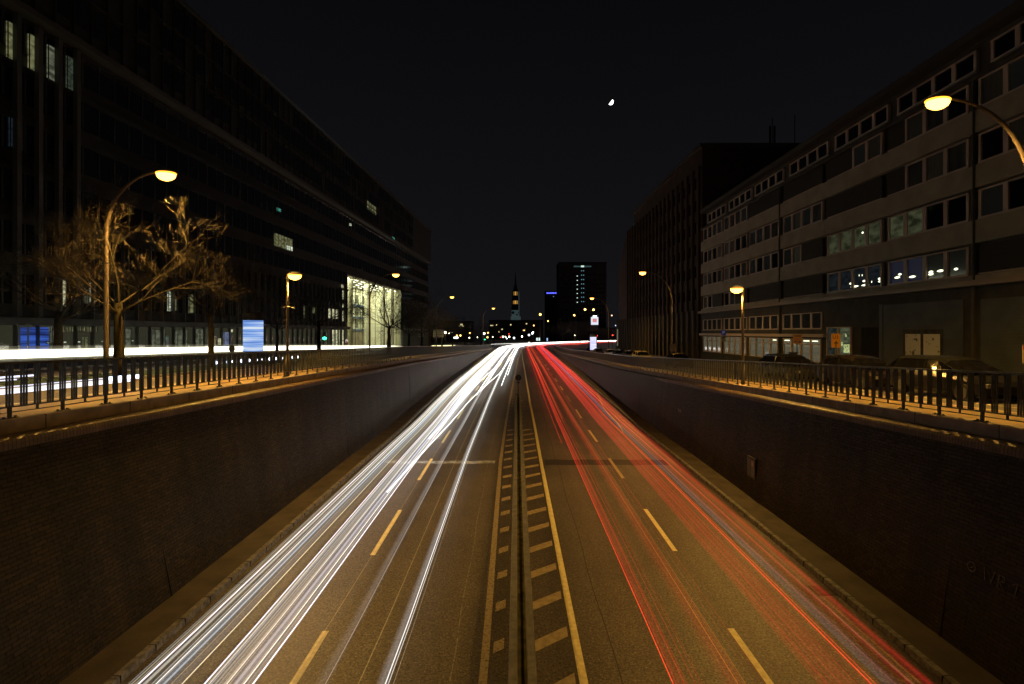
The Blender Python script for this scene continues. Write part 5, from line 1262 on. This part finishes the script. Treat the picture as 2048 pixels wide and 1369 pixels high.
# ------------------------------------------------------------------ parked cars
def car(x, y, zg, colr, label, wagon=False, facing=1, lit=None, dark=False, nm='car_paint'):
    r = empty('parked_car', (x, y, zg - .08), 0, label, 'car', 'cars parked along the right street')
    pm = mat(nm + str(colr), colr, .22, spec=.16)
    L_ = 4.5; W_ = .87
    # lower body: stations along length (y), cross-section half outline (x,z)
    def sec(w, zb, zs, zt): return [(-w * .9, zb), (-w, zb + .15), (-w, zs), (-w * .93, zt), (w * .93, zt), (w, zs), (w, zb + .15), (w * .9, zb)]
    st = [(-2.25, .70, .35, .50, .60), (-2.15, .82, .22, .62, .74), (-1.6, W_, .2, .72, .86), (-.8, W_, .2, .76, .93), (.6, W_, .2, .78, .96), (1.6, W_, .2, .78, .98), (2.12, .84, .24, .74, .95 if wagon else .90), (2.25, .76, .34, .60, .72)]
    m = MB(); rows = []
    for yy, w, zb, zs, zt_ in st:
        rows.append([(a, yy * facing, b) for a, b in sec(w, zb, zs, zt_)] + [(-w * .9, yy * facing, zb)])
    m.grid(rows); m.add(rows[0][:8], [tuple(range(8))]); m.add(rows[-1][:8], [tuple(range(7, -1, -1))]); m.build('body', pm, r, smooth=False)
    end = [(1.75, 1.40), (2.02, 1.22), (2.16, .98)] if wagon else [(1.15, 1.36), (1.5, 1.20), (1.85, .98)]
    cab = [(-1.30, .97), (-.95, 1.14), (-.55, 1.31), (-.20, 1.40), (.35, 1.44), (.85, 1.42)] + end
    g = MB(); g.grid([[(-.81, yy * facing, .92), (-.67, yy * facing, max(.93, h_ - .10)), (-.52, yy * facing, h_), (0, yy * facing, h_ + .02), (.52, yy * facing, h_), (.67, yy * facing, max(.93, h_ - .10)), (.81, yy * facing, .92)] for yy, h_ in cab])
    g.build('window_glass', M_glass, r, smooth=False)
    ro = MB(); ro.grid([[(-.69, yy * facing, h_ - .10), (-.53, yy * facing, h_ + .012), (0, yy * facing, h_ + .034), (.53, yy * facing, h_ + .012), (.69, yy * facing, h_ - .10)] for yy, h_ in cab[2:-2]]); ro.build('roof', pm, r, smooth=True)
    for s_ in (-1, 1):
        for (ya, yb, zz) in ((-1.28, -.5, 1.22), (.3, .3, 1.33), (cab[-1][0], cab[-3][0], 1.28)):
            MB().tube([(s_ * .815, ya * facing, .93), (s_ * .685, yb * facing, zz)], .026, 5).build('pillar', pm, r)
    for s_ in (-1, 1):
        for yy in (-1.4, 1.35):
            w = MB(); w.lathe([(.20, -.09), (.31, -.10), (.32, 0), (.31, .10), (.2, .09)], 18, (s_ * .78, yy * facing, .32), Matrix.Rotation(R(90), 4, 'Y')); o = w.build('wheel', M_dark, r)
            k = MB(); k.lathe([(.19, -.112), (.19, .112)], 12, (s_ * .78, yy * facing, .32), Matrix.Rotation(R(90), 4, 'Y')); k.build('rim', mat('rim', (.10, .10, .10), .5, metal=.3), o)
        MB().box(s_ * .74 - .12, s_ * .74 + .12, -2.27 * facing - .03, -2.27 * facing + .03 + .1 * facing, .56, .68).build('headlight', mat('headlight_glass', (.22, .22, .22), .45, spec=.4), r)
        tl = MB(); tl.box(s_ * .70 - .10, s_ * .70 + .10, 2.24 * facing - .03, 2.24 * facing + .03, .66, .82); tl.build('tail_light', mat('tail_glass', (.20, .01, .01), .15, spec=1), r)
        MB().box(min(s_ * .88, s_ * 1.0), max(s_ * .88, s_ * 1.0), -.75 * facing - .08, -.75 * facing + .08, .92, 1.04).build('wing_mirror', M_dark, r)
    return r
DK = (.012, .012, .014)
car(15.4, 29.4, zR(29.4), DK, 'dark estate car parked before the shop fronts, orange glint on its roof', True)
car(15.4, 23.4, zR(23.4), (.015, .012, .012), 'dark saloon car parked in front of the black doorway')
car(15.3, 18.2, zR(18.2), (.012, .013, .014), 'dark car parked in front of the weathered white doors', True)
car(15.4, 50.5, zR(50.5), (.10, .08, .06), 'brownish saloon car parked right of the notice board lamp')
car(15.5, 66.5, zR(66.5), (.55, .42, .12), 'yellowish estate car, nearest of the far row by the brick building', True)
car(15.5, 74, zR(74), (.12, .10, .09), 'grey car next to the yellowish estate car')
car(15.5, 81.5, zR(81.5), (.05, .045, .04), 'dark car third in the far row')
car(15.5, 89.5, zR(89.5), (.45, .42, .34), 'pale car in the far row by the brick building')
car(15.6, 106, zR(106), DK, 'black car with bright glints left of the pale car', facing=-1)
car(15.9, 121, zR(121), DK, 'black car standing right in front of the lilac advertising column', facing=-1)

# ------------------------------------------------------------------ moon
def moon():
    c = at(1221, 204.5, 4000); r_ = 6.0 * 4000 / F
    m = MB(); n = 24; k2 = 12; vs = []; fs = []
    for i in range(n + 1):
        th = math.pi * i / n
        for j in range(k2 + 1):
            ph = R(-90 + 92 * j / k2) + R(90 - 62)
            vs.append((r_ * math.sin(th) * math.cos(ph + R(-28) * 0), -r_ * math.sin(th) * math.sin(ph) * 1.0, r_ * math.cos(th)))
    # lit lune: visible outline from the limb (right) past the centre line
    vs = []
    for i in range(n + 1):
        th = math.pi * i / n
        for j in range(k2 + 1):
            ph = R(lerp(-5, 82, j / k2)); vs.append((r_ * math.sin(th) * math.cos(ph), -r_ * math.sin(th) * math.sin(ph), r_ * math.cos(th)))
    for i in range(n):
        for j in range(k2):
            a = i * (k2 + 1) + j; fs.append((a, a + 1, a + k2 + 2, a + k2 + 1))
    m.add(vs, fs); o = m.build('moon', emis('moon_glow', (1, 1, 1), 3.0), recalc=False, smooth=True); o.location = c; o.rotation_euler = (0, R(38), 0)
    tag(o, 'bright half moon in the dark sky above the street', 'moon')
moon()
